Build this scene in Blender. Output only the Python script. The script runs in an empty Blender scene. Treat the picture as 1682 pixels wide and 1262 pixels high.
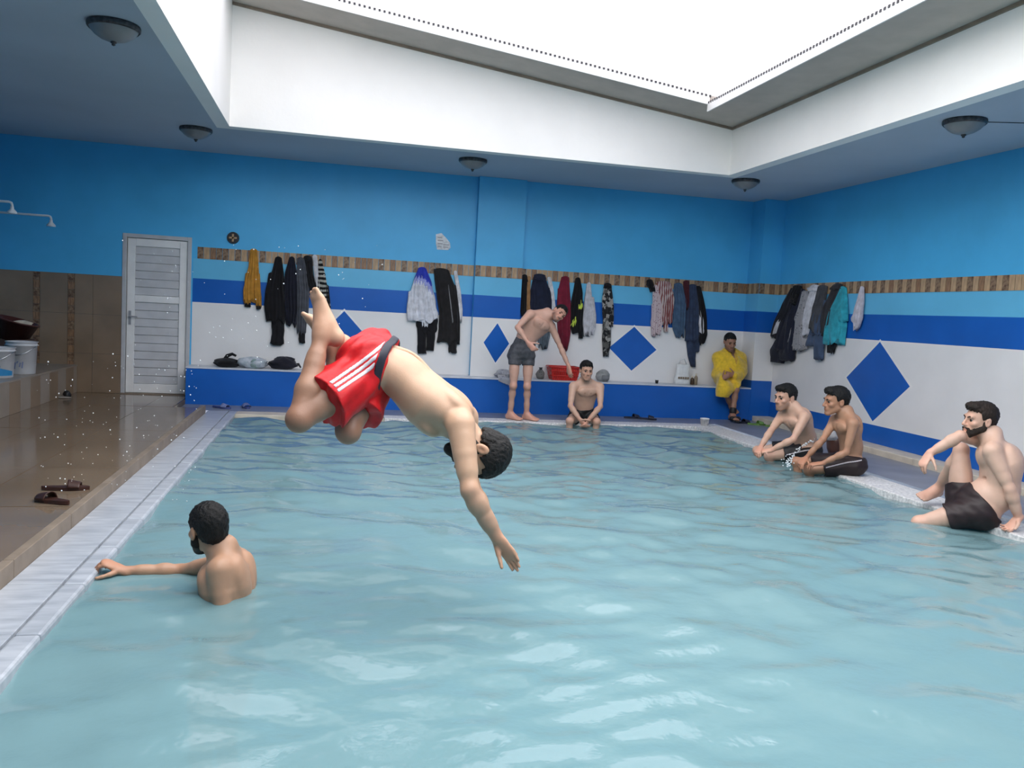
import bpy, bmesh, math, random
import numpy as np
from mathutils import Vector, Matrix
random.seed(4); np.random.seed(4)
SC = bpy.context.scene
COL = SC.collection
# ------------------------------------------------------------------ camera
FPX, YAW, PITCH, ROLL, CAMH = 1359.33, -.2179, -.085, .0554, 1.4
_cy, _sy, _cp, _sp = math.cos(YAW), math.sin(YAW), math.cos(PITCH), math.sin(PITCH)
CF = np.array([-_sy*_cp, _cy*_cp, _sp]); _r0 = np.array([_cy, _sy, 0.]); _u0 = np.cross(_r0, CF)
CR = math.cos(ROLL)*_r0+math.sin(ROLL)*_u0; CU = -math.sin(ROLL)*_r0+math.cos(ROLL)*_u0
CC = np.array([0, 0, CAMH])
cam_data = bpy.data.cameras.new('camera'); cam = bpy.data.objects.new('camera', cam_data); COL.objects.link(cam)
cam_data.sensor_width = 36; cam_data.sensor_fit = 'HORIZONTAL'; cam_data.lens = FPX/1682*36
cam_data.clip_start = .05; cam_data.clip_end = 200
cam.matrix_world = Matrix(((CR[0], CU[0], -CF[0], CC[0]), (CR[1], CU[1], -CF[1], CC[1]), (CR[2], CU[2], -CF[2], CC[2]), (0, 0, 0, 1)))
SC.camera = cam

def U(px, py, **k):
    """photo pixel -> world point on the plane x=, y= or z=, or at camera depth d="""
    v = CF+(px-841)/FPX*CR-(py-631)/FPX*CU
    a, val = list(k.items())[0]
    t = val if a == 'd' else (val-CC['xyz'.index(a)])/v['xyz'.index(a)]
    return CC+v*t

# ------------------------------------------------------------------ sky, daylight, exposure
w = bpy.data.worlds.new('overcast_sky'); SC.world = w; w.use_nodes = True
bg = w.node_tree.nodes['Background']; bg.inputs['Color'].default_value = (.97, .98, 1, 1); bg.inputs['Strength'].default_value = 4.3
SC.view_settings.view_transform = 'Standard'; SC.view_settings.look = 'None'
SC.view_settings.exposure = 0.5; SC.view_settings.gamma = 1.0; SC.view_settings.use_curve_mapping = False
# main dimensions (metres); z = 0 is the pool deck
D, X, XL, YR, ZC = 11.66, 6.49, -4.6, -2.0, 3.278      # back wall, right wall, left wall, rear wall, ceiling
DB, BT = 11.28, .487                                   # bench front, bench top
PX0, PX1, PY0, PY1 = -1.12, 4.93, 1.0, 10.44           # pool
WZ = -.055                                             # water level
SX0, SX1, SY0, SY1 = -1.174, 4.807, .6, 9.78           # roof opening
SHY = 5.7     # near edge of the roof sheets
BFZ = .07                                              # brown floor level
_pl = bpy.data.lights.new('roof_opening_portal', 'AREA'); _pl.shape = 'RECTANGLE'; _pl.size = SX1-SX0; _pl.size_y = SHY-SY0
_po = bpy.data.objects.new('roof_opening_portal', _pl); COL.objects.link(_po); _po.location = ((SX0+SX1)/2, (SY0+SHY)/2, ZC+1.4)
_pl.cycles.is_portal = True
try:
    SC.cycles.max_bounces = 8; SC.cycles.diffuse_bounces = 5; SC.cycles.transparent_max_bounces = 6
    SC.cycles.use_denoising = True; SC.cycles.caustics_reflective = False; SC.cycles.caustics_refractive = False
    SC.cycles.sample_clamp_indirect = 6
except Exception: pass

# ------------------------------------------------------------------ materials
MATS = {}
def mat(name, col, rough=.6, var=.08, scale=6, bump=0, bscale=60, spec=.4, col2=None, metal=0, sheen=0, sss=0, stretch=None, coat=0, attr=None):
    if name in MATS: return MATS[name]
    m = bpy.data.materials.new(name); m.use_nodes = True; MATS[name] = m
    n = m.node_tree.nodes; l = m.node_tree.links; b = n['Principled BSDF']
    b.inputs['Roughness'].default_value = rough; b.inputs['Specular IOR Level'].default_value = spec
    b.inputs['Metallic'].default_value = metal; b.inputs['Sheen Weight'].default_value = sheen
    b.inputs['Coat Weight'].default_value = coat; b.inputs['Coat Roughness'].default_value = .08
    if sss:
        b.inputs['Subsurface Weight'].default_value = sss; b.inputs['Subsurface Radius'].default_value = (.012, .005, .003); b.inputs['Subsurface Scale'].default_value = 1
    tc = n.new('ShaderNodeTexCoord'); src = tc.outputs['Object']
    if stretch:
        mp = n.new('ShaderNodeMapping'); mp.inputs['Scale'].default_value = stretch; l.new(src, mp.inputs[0]); src = mp.outputs[0]
    nz = n.new('ShaderNodeTexNoise'); nz.inputs['Scale'].default_value = scale; nz.inputs['Detail'].default_value = 6; l.new(src, nz.inputs['Vector'])
    mx = n.new('ShaderNodeMix'); mx.data_type = 'RGBA'
    c1 = tuple(max(0, c*(1-var)) for c in col)+(1,); c2 = tuple(min(1, c*(1+var)) for c in col)+(1,)
    if col2: c1, c2 = tuple(col)+(1,), tuple(col2)+(1,)
    mx.inputs[6].default_value = c1; mx.inputs[7].default_value = c2
    rp = n.new('ShaderNodeMapRange'); rp.inputs[1].default_value = .35; rp.inputs[2].default_value = .65
    l.new(nz.outputs['Fac'], rp.inputs[0]); l.new(rp.outputs[0], mx.inputs[0])
    out = mx.outputs[2]
    if attr:
        at = n.new('ShaderNodeAttribute'); at.attribute_name = attr
        m2 = n.new('ShaderNodeMix'); m2.data_type = 'RGBA'; m2.blend_type = 'MULTIPLY'; m2.inputs[0].default_value = 1
        l.new(out, m2.inputs[6]); l.new(at.outputs['Color'], m2.inputs[7]); out = m2.outputs[2]
    l.new(out, b.inputs['Base Color'])
    if bump:
        nb = n.new('ShaderNodeTexNoise'); nb.inputs['Scale'].default_value = bscale; nb.inputs['Detail'].default_value = 4; l.new(src, nb.inputs['Vector'])
        bp = n.new('ShaderNodeBump'); bp.inputs['Strength'].default_value = bump; bp.inputs['Distance'].default_value = .01
        l.new(nb.outputs['Fac'], bp.inputs['Height']); l.new(bp.outputs[0], b.inputs['Normal'])
    return m

LBLUE = (.075, .43, .76); DBLUE = (.008, .105, .44)
M_lblue = mat('light_blue_paint', LBLUE, .45, .06, 1.5, .05, 30)
M_lblue2 = mat('pale_blue_gloss_paint', (.13, .47, .72), .3, .05, 1.5)
M_dblue = mat('royal_blue_paint', DBLUE, .3, .06, 2)
M_wpaint = mat('white_wall_paint', (.76, .75, .74), .45, .03, 2, .04, 30)
M_shaft = mat('white_shaft_plaster', (.88, .865, .83), .7, .03, 1.2, .15, 25)
M_ceil = mat('ceiling_plaster', (.42, .47, .54), .75, .04, 1, .05, 20)
M_tan = mat('tan_wall_tile', (.23, .165, .11), .3, .12, 2.5)
M_mosd = mat('dark_mosaic_tile', (.09, .045, .025), .35, .5, 30, col2=(.3, .2, .12))
M_mosl = mat('light_wood_tile', (.42, .28, .16), .35, .2, 12, stretch=(8, 8, 1))
M_mosm = mat('brown_wood_tile', (.25, .14, .075), .35, .35, 14, stretch=(8, 8, 1))
M_wetfloor = mat('wet_brown_floor', (.185, .135, .092), .12, .15, 1.6, .1, 3, spec=.6)
M_grout = mat('grey_grout', (.12, .1, .085), .8)
M_deck = mat('grey_blue_deck', (.20, .215, .265), .35, .12, 3, .1, 40)
M_marble = mat('white_marble', (.33, .355, .395), .3, .12, 2, stretch=(2, 9, 2), col2=(.47, .495, .535))
M_coping = mat('speckled_white_coping', (.50, .49, .49), .4, .1, 40, .2, 60, col2=(.82, .80, .78))
M_cream = mat('cream_stone', (.60, .53, .43), .5, .1, 6, .1, 30)
M_curb = mat('tan_curb_stone', (.23, .18, .135), .5, .15, 6, .1, 30)
M_poolwall = mat('pool_blue_lining', (.30, .55, .62), .4)
M_beam = mat('tan_beam_underside', (.43, .39, .35), .7, .06, 4)
M_bwhite = mat('white_painted_metal', (.80, .79, .77), .45, .04)
M_pvc = mat('white_door_plastic', (.62, .62, .62), .3, .05, 8)
M_pvcd = mat('grey_door_frame', (.5, .5, .51), .35, .05, 8)
M_chrome = mat('chrome_metal', (.7, .72, .75), .2, .02, metal=1)
M_dark = mat('dark_metal', (.05, .05, .055), .4, .1, metal=.6)
M_black = mat('black_plastic', (.012, .012, .014), .45, .2)

# ------------------------------------------------------------------ mesh helpers
def tag(o, label=None, cat=None, group=None, kind=None):
    if label: o['label'] = label
    if cat: o['category'] = cat
    if group: o['group'] = group
    if kind: o['kind'] = kind
    return o
def mesh_obj(name, v, f, m=None, parent=None, smooth=False, mats=None, fm=None):
    me = bpy.data.meshes.new(name); me.from_pydata([tuple(map(float, p)) for p in v], [], f); me.update()
    for q in (mats or ([m] if m else [])): me.materials.append(q)
    if fm is not None: me.polygons.foreach_set('material_index', list(fm))
    if smooth: me.polygons.foreach_set('use_smooth', [True]*len(me.polygons))
    return link(name, me, parent)
def link(name, me, parent=None):
    o = bpy.data.objects.new(name, me); COL.objects.link(o)
    if parent: o.parent = parent; o.matrix_parent_inverse = Matrix.Identity(4) if parent.type == 'EMPTY' and False else parent.matrix_world.inverted()
    return o
def empty(name, loc=(0, 0, 0), rz=0):
    o = bpy.data.objects.new(name, None); COL.objects.link(o); o.location = loc; o.rotation_euler = (0, 0, rz); o.empty_display_size = .1
    o.matrix_world = Matrix.Translation(Vector(loc)) @ Matrix.Rotation(rz, 4, 'Z')
    return o
BOXF = [(0, 3, 2, 1), (4, 5, 6, 7), (0, 1, 5, 4), (1, 2, 6, 5), (2, 3, 7, 6), (3, 0, 4, 7)]
def box_v(x0, x1, y0, y1, z0, z1):
    return [(x0, y0, z0), (x1, y0, z0), (x1, y1, z0), (x0, y1, z0), (x0, y0, z1), (x1, y0, z1), (x1, y1, z1), (x0, y1, z1)]
def box(name, x0, x1, y0, y1, z0, z1, m, parent=None, bevel=0):
    o = mesh_obj(name, box_v(x0, x1, y0, y1, z0, z1), BOXF, m, parent)
    if bevel:
        b = o.modifiers.new('bevel', 'BEVEL'); b.width = bevel; b.segments = 2
    return o
class MB:
    def __init__(s): s.v = []; s.f = []; s.m = []
    def add(s, v, f, mi=0):
        o = len(s.v); s.v += [tuple(p) for p in v]; s.f += [tuple(i+o for i in q) for q in f]; s.m += [mi]*len(f); return s
    def box(s, *a, mi=0): return s.add(box_v(*a), BOXF, mi)
    def tube(s, pts, r, n=8, mi=0, caps=True):
        pts = [np.array(p, float) for p in pts]; rr = r if hasattr(r, '__len__') else [r]*len(pts)
        v = []; up = np.array([0, 0, 1.])
        t0 = pts[1]-pts[0]; t0 /= np.linalg.norm(t0)
        a = np.cross(t0, up if abs(t0[2]) < .9 else np.array([1., 0, 0])); a /= np.linalg.norm(a)
        for i, p in enumerate(pts):
            t = pts[min(i+1, len(pts)-1)]-pts[max(i-1, 0)]; t /= np.linalg.norm(t)+1e-12
            a = a-t*(a@t); a /= np.linalg.norm(a); b = np.cross(t, a)
            for j in range(n):
                q = 2*math.pi*j/n; v.append(p+rr[i]*(math.cos(q)*a+math.sin(q)*b))
        f = [(i*n+j, i*n+(j+1) % n, (i+1)*n+(j+1) % n, (i+1)*n+j) for i in range(len(pts)-1) for j in range(n)]
        if caps: f += [tuple(range(n))[::-1], tuple((len(pts)-1)*n+j for j in range(n))]
        return s.add(v, f, mi)
    def lathe(s, prof, c=(0, 0, 0), n=24, mi=0):
        v = []; f = []; k = len(prof)
        for r, z in prof:
            for j in range(n):
                q = 2*math.pi*j/n; v.append((c[0]+r*math.cos(q), c[1]+r*math.sin(q), c[2]+z))
        for i in range(k-1):
            for j in range(n): f.append((i*n+j, i*n+(j+1) % n, (i+1)*n+(j+1) % n, (i+1)*n+j))
        return s.add(v, f, mi)
    def sphere(s, c, r, nu=10, nv=6, mi=0, sc=(1, 1, 1)):
        pr = []
        v = []; f = []
        for i in range(nv+1):
            a = math.pi*i/nv
            for j in range(nu):
                q = 2*math.pi*j/nu; v.append((c[0]+r*sc[0]*math.sin(a)*math.cos(q), c[1]+r*sc[1]*math.sin(a)*math.sin(q), c[2]+r*sc[2]*math.cos(a)))
        for i in range(nv):
            for j in range(nu): f.append((i*nu+j, (i+1)*nu+j, (i+1)*nu+(j+1) % nu, i*nu+(j+1) % nu))
        return s.add(v, f, mi)
    def build(s, name, m=None, parent=None, smooth=False, mats=None):
        return mesh_obj(name, s.v, s.f, m, parent, smooth, mats, s.m if mats else None)
def struct(o): o['kind'] = 'structure'; return o
def dup(o, parent=None, loc=None):
    c = o.copy(); COL.objects.link(c)
    if parent: c.parent = parent
    if loc is not None: c.location = loc
    return c

# ------------------------------------------------------------------ the room
# back wall with its painted stripes
Z_B1, Z_B0, Z_U1, Z_U0 = 2.046, 1.893, 1.632, 1.320
DX0, DX1, DZ1 = -2.675, -1.83, 2.16      # door opening in the back wall
mb = MB()
mb.box(XL, DX0, D, D+.2, 0, ZC+.02); mb.box(DX1, X+.2, D, D+.2, -.02, ZC+.02); mb.box(DX0, DX1, D, D+.2, DZ1, ZC+.02)
wall_back = struct(mb.build('wall_back', M_lblue))
def plate(name, pts, nrm, th, m, parent):
    """flat painted field: polygon pts raised by th along nrm"""
    n_ = np.array(nrm, float); a = [np.array(p, float) for p in pts]; k = len(a)
    v = [p-n_*.002 for p in a]+[p+n_*th for p in a]
    f = [tuple(range(k, 2*k))]+[(i, (i+1) % k, k+(i+1) % k, k+i) for i in range(k)]
    # orient outward
    nn = np.cross(a[1]-a[0], a[2]-a[0])
    if nn@n_ < 0: f = [q[::-1] for q in f]
    return mesh_obj(name, v, f, m, parent)
def bplate(name, x0, x1, z0, z1, th, m, y=D): return plate(name, [(x0, y, z0), (x1, y, z0), (x1, y, z1), (x0, y, z1)], (0, -1, 0), th, m, wall_back if y == D else pil)
def rplate(name, y0, y1, z0, z1, th, m): return plate(name, [(X, y0, z0), (X, y1, z0), (X, y1, z1), (X, y0, z1)], (-1, 0, 0), th, m, wall_right)
PLX0, PLX1, PLD = 1.94, 2.62, .10
CPX0 = 6.16; CPY = DB
for a, b in ((DX1+.02, PLX0), (PLX1, CPX0)):
    bplate('painted_band', a, b, Z_U1, Z_B0, .002, M_lblue2)
    bplate('painted_band', a, b, Z_U0, Z_U1, .003, M_dblue)
    bplate('painted_field', a, b, BT-.02, Z_U0, .0025, M_wpaint)
pil = struct(box('wall_pilaster', PLX0, PLX1, D-PLD, D-.0005, BT+.001, ZC-.001, M_lblue))
bplate('painted_band', PLX0, PLX1, Z_U1, Z_B0, .002, M_lblue2, D-PLD)
bplate('painted_band', PLX0, PLX1, Z_U0, Z_U1, .003, M_dblue, D-PLD)
bplate('painted_field', PLX0, PLX1, BT, Z_U0, .0025, M_wpaint, D-PLD)
def diamond_back(cx, cz, hw, hh, y=D):
    for s_, th, m in ((1.09, .004, M_bwhite), (1, .006, M_dblue)):
        plate('painted_diamond', [(cx-hw*s_, y, cz), (cx, y, cz-hh*s_), (cx+hw*s_, y, cz), (cx, y, cz+hh*s_)], (0, -1, 0), th, m, wall_back if y == D else pil)
for (l_, t_, r_, b_, yy) in (((521, 556), (563, 511), (606, 562), (561, 600), D), ((794, 568), (815, 531), (836, 569), (811, 596), D-PLD), ((1000, 572), (1041, 537), (1078, 576), (1037, 609), D)):
    P = [U(*q, y=yy) for q in (l_, t_, r_, b_)]
    diamond_back((P[0][0]+P[2][0])/2, (P[1][2]+P[3][2])/2, (P[2][0]-P[0][0])/2, (P[1][2]-P[3][2])/2, yy)
# corner pilaster
cpil = struct(box('wall_corner_pillar', CPX0, X-.0005, CPY, D-.0005, 0, ZC-.001, M_lblue))
for z0, z1, m in ((0, .60, M_dblue), (.60, Z_U0, M_wpaint), (Z_U0, Z_U1, M_dblue), (Z_U1, Z_B0, M_lblue2)):
    plate('painted_band', [(CPX0, CPY, z0), (X, CPY, z0), (X, CPY, z1), (CPX0, CPY, z1)], (0, -1, 0), .003, m, cpil)
    plate('painted_band', [(CPX0, CPY, z0), (CPX0, D, z0), (CPX0, D, z1), (CPX0, CPY, z1)], (-1, 0, 0), .003, m, cpil)
# right wall
wall_right = struct(box('wall_right', X, X+.2, YR, D+.2, -.05, ZC+.02, M_lblue))
Z_LB, Z_SK = .29, .071
rplate('painted_band', YR, CPY, Z_U1, Z_B0, .002, M_lblue2)
rplate('painted_band', YR, CPY, Z_U0, Z_U1, .003, M_dblue)
rplate('painted_field', YR, CPY, Z_LB, Z_U0, .0025, M_wpaint)
rplate('painted_band', YR, CPY, 0, Z_LB, .003, M_dblue)
P = [U(*q, x=X) for q in ((1391, 620), (1448, 562), (1495, 634), (1433, 692))]
cyy = (P[0][1]+P[2][1])/2; czz = (P[1][2]+P[3][2])/2; hw = abs(P[0][1]-P[2][1])/2; hh = abs(P[1][2]-P[3][2])/2
for k_ in range(3):
    cy2 = cyy-3.4*k_
    for s_, th, m in ((1.07, .004, M_bwhite), (1, .006, M_dblue)):
        plate('painted_diamond', [(X, cy2-hw*s_, czz), (X, cy2, czz-hh*s_), (X, cy2+hw*s_, czz), (X, cy2, czz+hh*s_)], (-1, 0, 0), th, m, wall_right)
wall_left = struct(box('wall_left', XL-.2, XL, YR, D+.2, 0, ZC+.02, M_lblue))
wall_rear = struct(box('wall_rear', XL-.2, X+.2, YR-.2, YR, -.05, ZC+.02, M_lblue))
# mosaic border tiles
TW = .0785
def tile_proto(m):
    me = bpy.data.meshes.new('border_tile'); me.from_pydata(box_v(-TW/2+.0025, TW/2-.0025, -.008, .004, 0, Z_B1-Z_B0), [], BOXF); me.materials.append(m); return me
protos = [tile_proto(M_mosd), tile_proto(M_mosl), tile_proto(M_mosm), tile_proto(M_mosl)]
def border(p0, p1, rz, parent):
    p0, p1 = np.array(p0, float), np.array(p1, float); L_ = np.linalg.norm(p1-p0); n_ = int(round(L_/TW)); d_ = (p1-p0)/L_; st = L_/n_
    for i in range(n_):
        o = bpy.data.objects.new('border_tile', protos[(0, 1, 2, 1, 0, 3)[i % 6] if random.random() > .15 else random.randrange(4)]); COL.objects.link(o)
        o.parent = parent; o.location = p0+d_*st*(i+.5); o.rotation_euler = (0, 0, rz); o.scale = (st/TW, 1, 1)
border((-1.76, D, Z_B0), (PLX0, D, Z_B0), 0, wall_back)
border((PLX0, D-PLD, Z_B0), (PLX1, D-PLD, Z_B0), 0, pil)
border((PLX1, D, Z_B0), (CPX0, D, Z_B0), 0, wall_back)
border((CPX0, CPY, Z_B0), (X, CPY, Z_B0), 0, cpil)
border((CPX0, D, Z_B0), (CPX0, CPY, Z_B0), math.pi/2*-1, cpil)
border((X, CPY, Z_B0), (X, 1.5, Z_B0), math.pi/2*-1, wall_right)
# tan tiling left of the door, two mosaic strips
zt = 1.60
TX = [XL, -4.36, U(55, 470, y=D)[0], U(66, 470, y=D)[0], U(112, 470, y=D)[0], U(123, 470, y=D)[0], -3.02, DX0]
bplate('tile_grout', XL, DX0, BFZ, 1.60, .004, M_grout)
for i in range(len(TX)-1):
    strip = i in (2, 4)
    rows = int(zt/.105) if strip else 3
    for r in range(rows):
        z0 = BFZ+(zt-BFZ)*r/rows; z1 = BFZ+(zt-BFZ)*(r+1)/rows
        box('wall_tile', TX[i]+.002, TX[i+1]-.002, D-(.014 if strip else .01), D+.002, z0+.002, z1-.002, (M_mosd, M_mosm)[r % 2] if strip else M_tan, wall_back)
# ceiling with the roof opening
mb = MB()
_q = .1
mb.box(XL-.2, SX0-_q, YR-.2, D+.2, ZC, ZC+.16); mb.box(SX1+_q, X+.2, YR-.2, D+.2, ZC, ZC+.16); mb.box(SX0-_q, SX1+_q, YR-.2, SY0-_q, ZC, ZC+.16); mb.box(SX0-_q, SX1+_q, SY1+_q, D+.2, ZC, ZC+.16)
struct(mb.build('ceiling', M_ceil))
# light shaft above the ceiling; its top falls towards the right
ZTL, ZTR = 4.60, 3.86
def slope(x): return ZTL+(ZTR-ZTL)*(x-SX0)/(SX1-SX0)
E_ = .001
mb = MB()
def quadbox(a, b, c, d, n, th):
    n = np.array(n, float)*th; q = [np.array(p, float) for p in (a, b, c, d)]
    v = q+[p+n for p in q]
    return v, [(0, 1, 2, 3), (7, 6, 5, 4), (0, 4, 5, 1), (1, 5, 6, 2), (2, 6, 7, 3), (3, 7, 4, 0)]
zb = ZC-.0005
mb.add(*quadbox((SX0, SY1, zb), (SX1, SY1, zb), (SX1, SY1, slope(SX1)), (SX0, SY1, slope(SX0)), (0, 1, 0), .15))
struct(mb.build('wall_shaft_back', M_shaft))
mb = MB(); mb.add(*quadbox((SX1, SY1+.15, zb), (SX1, SY0-.15, zb), (SX1, SY0-.15, ZTR), (SX1, SY1+.15, ZTR), (1, 0, 0), .15)); struct(mb.build('wall_shaft_right', M_shaft))
mb = MB(); mb.add(*quadbox((SX0, SY0-.15, zb), (SX0, SY1+.15, zb), (SX0, SY1+.15, ZTL), (SX0, SY0-.15, ZTL), (-1, 0, 0), .15)); struct(mb.build('wall_shaft_left', M_shaft))
mb = MB(); mb.add(*quadbox((SX1, SY0, zb), (SX0, SY0, zb), (SX0, SY0, slope(SX0)), (SX1, SY0, slope(SX1)), (0, -1, 0), .15)); struct(mb.build('wall_shaft_rear', M_shaft))
# beams carrying the sliding roof sheet, with white edge strip and toothed rail
BW, BH = .64, .10
def rail_strip(name, a, b, n, m, lo, hi, th, parent=None):
    a = np.array(a, float); b = np.array(b, float); n = np.array(n, float); z = np.array([0, 0, 1.])
    v = [a+z*lo, b+z*lo, b+z*hi, a+z*hi]; v += [p+n*th for p in v]
    return mesh_obj(name, v, [(3, 2, 1, 0), (4, 5, 6, 7), (0, 1, 5, 4), (1, 2, 6, 5), (2, 3, 7, 6), (3, 0, 4, 7)], m, parent)
bb = rail_strip('trim_1', (SX0, SY1, slope(SX0)), (SX1, SY1, slope(SX1)), (0, -1, 0), M_beam, 0, BH, BW); struct(bb)
rb = rail_strip('trim_2', (SX1, SY1-BW, ZTR), (SX1, SY0, ZTR), (-1, 0, 0), M_beam, 0, BH, BW); struct(rb)
rail_strip('edge_strip', (SX0, SY1-BW, slope(SX0)), (SX1-BW, SY1-BW, slope(SX1-BW)), (0, -1, 0), M_bwhite, -.012, BH-.01, .015, bb)
rail_strip('edge_strip', (SX1-BW, SY1-BW, ZTR), (SX1-BW, SY0, ZTR), (-1, 0, 0), M_bwhite, -.012, BH-.01, .015, rb)
rail_strip('cornice', (SX0, SY1, slope(SX0)), (SX1, SY1, slope(SX1)), (0, -1, 0), M_curb, -.03, 0, .02, bb)
rail_strip('cornice', (SX1, SY1, ZTR), (SX1, SY0, ZTR), (-1, 0, 0), M_curb, -.03, 0, .02, rb)
mb = MB()
for i in range(110):
    x = SX0+.03+i*.052
    if x < SX1-BW: mb.box(x, x+.022, SY1-BW-.022, SY1-BW-.001, slope(x)+BH-.028, slope(x)+BH-.004)
o = mb.build('rail_teeth', M_dark, bb); o['kind'] = 'stuff'
mb = MB()
for i in range(100):
    y = SY1-BW-.05-i*.052; mb.box(SX1-BW-.022, SX1-BW-.001, y, y+.022, ZTR+BH-.028, ZTR+BH-.004)
o = mb.build('rail_teeth', M_dark, rb); o['kind'] = 'stuff'
# translucent roof sheets, slid to the far end: the near part of the opening is open to the sky
m = bpy.data.materials.new('translucent_roof_sheet'); m.use_nodes = True; n = m.node_tree.nodes; l = m.node_tree.links
n.remove(n['Principled BSDF']); tr = n.new('ShaderNodeBsdfTranslucent'); df = n.new('ShaderNodeBsdfDiffuse'); ms = n.new('ShaderNodeMixShader')
tc = n.new('ShaderNodeTexCoord'); mp = n.new('ShaderNodeMapping'); mp.inputs['Scale'].default_value = (5, .25, 1); nz = n.new('ShaderNodeTexNoise'); nz.inputs['Scale'].default_value = 2; nz.inputs['Detail'].default_value = 5
cr = n.new('ShaderNodeValToRGB'); cr.color_ramp.elements[0].position = .3; cr.color_ramp.elements[0].color = (.40, .385, .41, 1); cr.color_ramp.elements[1].position = .7; cr.color_ramp.elements[1].color = (.48, .465, .485, 1)
l.new(tc.outputs['Object'], mp.inputs[0]); l.new(mp.outputs[0], nz.inputs[0]); l.new(nz.outputs['Fac'], cr.inputs[0]); l.new(cr.outputs[0], tr.inputs[0])
df.inputs[0].default_value = (.5, .49, .5, 1); ms.inputs[0].default_value = .02
l.new(tr.outputs[0], ms.inputs[1]); l.new(df.outputs[0], ms.inputs[2]); l.new(ms.outputs[0], n['Material Output'].inputs[0])
M_sheet = m
roof = empty('sliding_roof', ((SX0+SX1)/2, 8.7, slope((SX0+SX1)/2)+BH))
tag(roof, 'white translucent sliding roof sheets above the light shaft', 'roof')
nx_ = 8
for i in range(nx_):
    xa = SX0-.1+(SX1-SX0+.2)*i/nx_; xb = SX0-.1+(SX1-SX0+.2)*(i+1)/nx_; za, zb_ = slope(xa)+BH+.01, slope(xb)+BH+.01
    v = [(xa, SHY, za), (xb, SHY, zb_), (xb, SY1+.2, zb_), (xa, SY1+.2, za)]
    mesh_obj('roof_sheet', v, [(0, 1, 2, 3)], M_sheet, roof)

# ------------------------------------------------------------------ pool, decks, floors
mb = MB(); PZ = -1.55
for a in ((PX0, PX1, PY0, PY1, PZ-.05, PZ), (PX0-.05, PX0, PY0, PY1, PZ, -.06), (PX1, PX1+.05, PY0, PY1, PZ, -.06), (PX0, PX1, PY1, PY1+.05, PZ, -.06), (PX0, PX1, PY0-.05, PY0, PZ, -.06)): mb.box(*a)
struct(mb.build('pool_basin', M_poolwall))
fl = struct(box('floor', XL, -1.81, YR, D, -.1, BFZ-.012, M_grout))
mesh_ = None
ft = .62
ys = np.arange(YR, D-.01, ft)
for ix, (xa, xb) in enumerate(((XL, -3.98), (-3.98, -3.36), (-3.36, -2.74), (-2.74, -2.12), (-2.12, -1.5))):
    for yy in ys:
        y1 = min(yy+ft, D)
        xe = xb
        if xb > -1.6 and y1 > 10.5:
            if yy > 10.4: xe = -1.815
            else: y1 = 10.5
        if xe-xa < .05: continue
        box('floor_tile', xa+.002, xe-.002, yy+.002, y1-.002, BFZ-.011, BFZ+random.uniform(-.001, .001), M_wetfloor, fl)
box('floor_base', -1.81, -1.5, YR, 10.5, -.1, BFZ-.012, M_grout, fl)
# low curb between the brown floor and the marble coping
cb = empty('trim_3', (-1.475, 4, 0)); struct(cb)
yy = YR
while yy < 10.5:
    y1 = min(yy+.9, 10.5); box('curb_stone', -1.5, -1.45, yy+.002, y1-.002, -.05, BFZ+.018, M_curb, cb, .004); yy += .9
# left marble coping
cp = empty('trim_4', (-1.3, 4, 0)); struct(cp)
yy = YR
while yy < PY1+.3:
    y1 = min(yy+.62, PY1+.3)
    box('coping_slab', -1.449, -1.214, yy+.0015, y1-.0015, -.06, random.uniform(-.002, 0), M_marble, cp, .003)
    box('edge_slab', -1.208, PX0+.015, yy+.0015, y1-.0015, -.09, random.uniform(-.003, -.001), M_marble, cp, .015)
    yy += .62
# deck at the far end and along the right wall
dk = struct(mesh_obj('floor_deck', *(lambda q: (q.v, q.f))(MB().box(-1.81, X, PY1+.28, D, -.1, 0).box(5.36, X, YR, PY1+.28, -.1, 0).box(-1.449, 5.36, YR, PY0-.3, -.1, 0)), M_deck))
fc = empty('trim_5', (2, PY1+.15, 0)); struct(fc)
xx = -1.449+.34
while xx < PX1+.3:
    x1 = min(xx+.6, PX1+.36); box('coping_slab', xx+.0015, x1-.0015, PY1-.012, PY1+.28, -.1, random.uniform(-.002, .001), M_coping if xx > .5 else M_cream, fc, .008); xx += .6
rc = empty('trim_6', (PX1+.15, 5, 0)); struct(rc)
yy = PY0-.3
while yy < PY1-.02:
    y1 = min(yy+.6, PY1-.014); box('coping_slab', PX1-.012, PX1+.36, yy+.0015, y1-.0015, -.1, random.uniform(-.002, .001), M_coping, rc, .008); yy += .6
nc = empty('trim_7', (2, PY0-.15, 0)); struct(nc)
box('coping_slab', -1.2, PX1-.014, PY0-.298, PY0+.01, -.1, 0, M_coping, nc, .008)
# cream skirting ledge along the right wall
bs = empty('baseboard_right', (X-.15, 5, 0)); struct(bs)
yy = YR
while yy < CPY:
    y1 = min(yy+.75, CPY); box('ledge_stone', X-.28, X, yy+.0015, y1-.0015, -.02, Z_SK, M_cream, bs, .008); yy += .75

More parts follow.
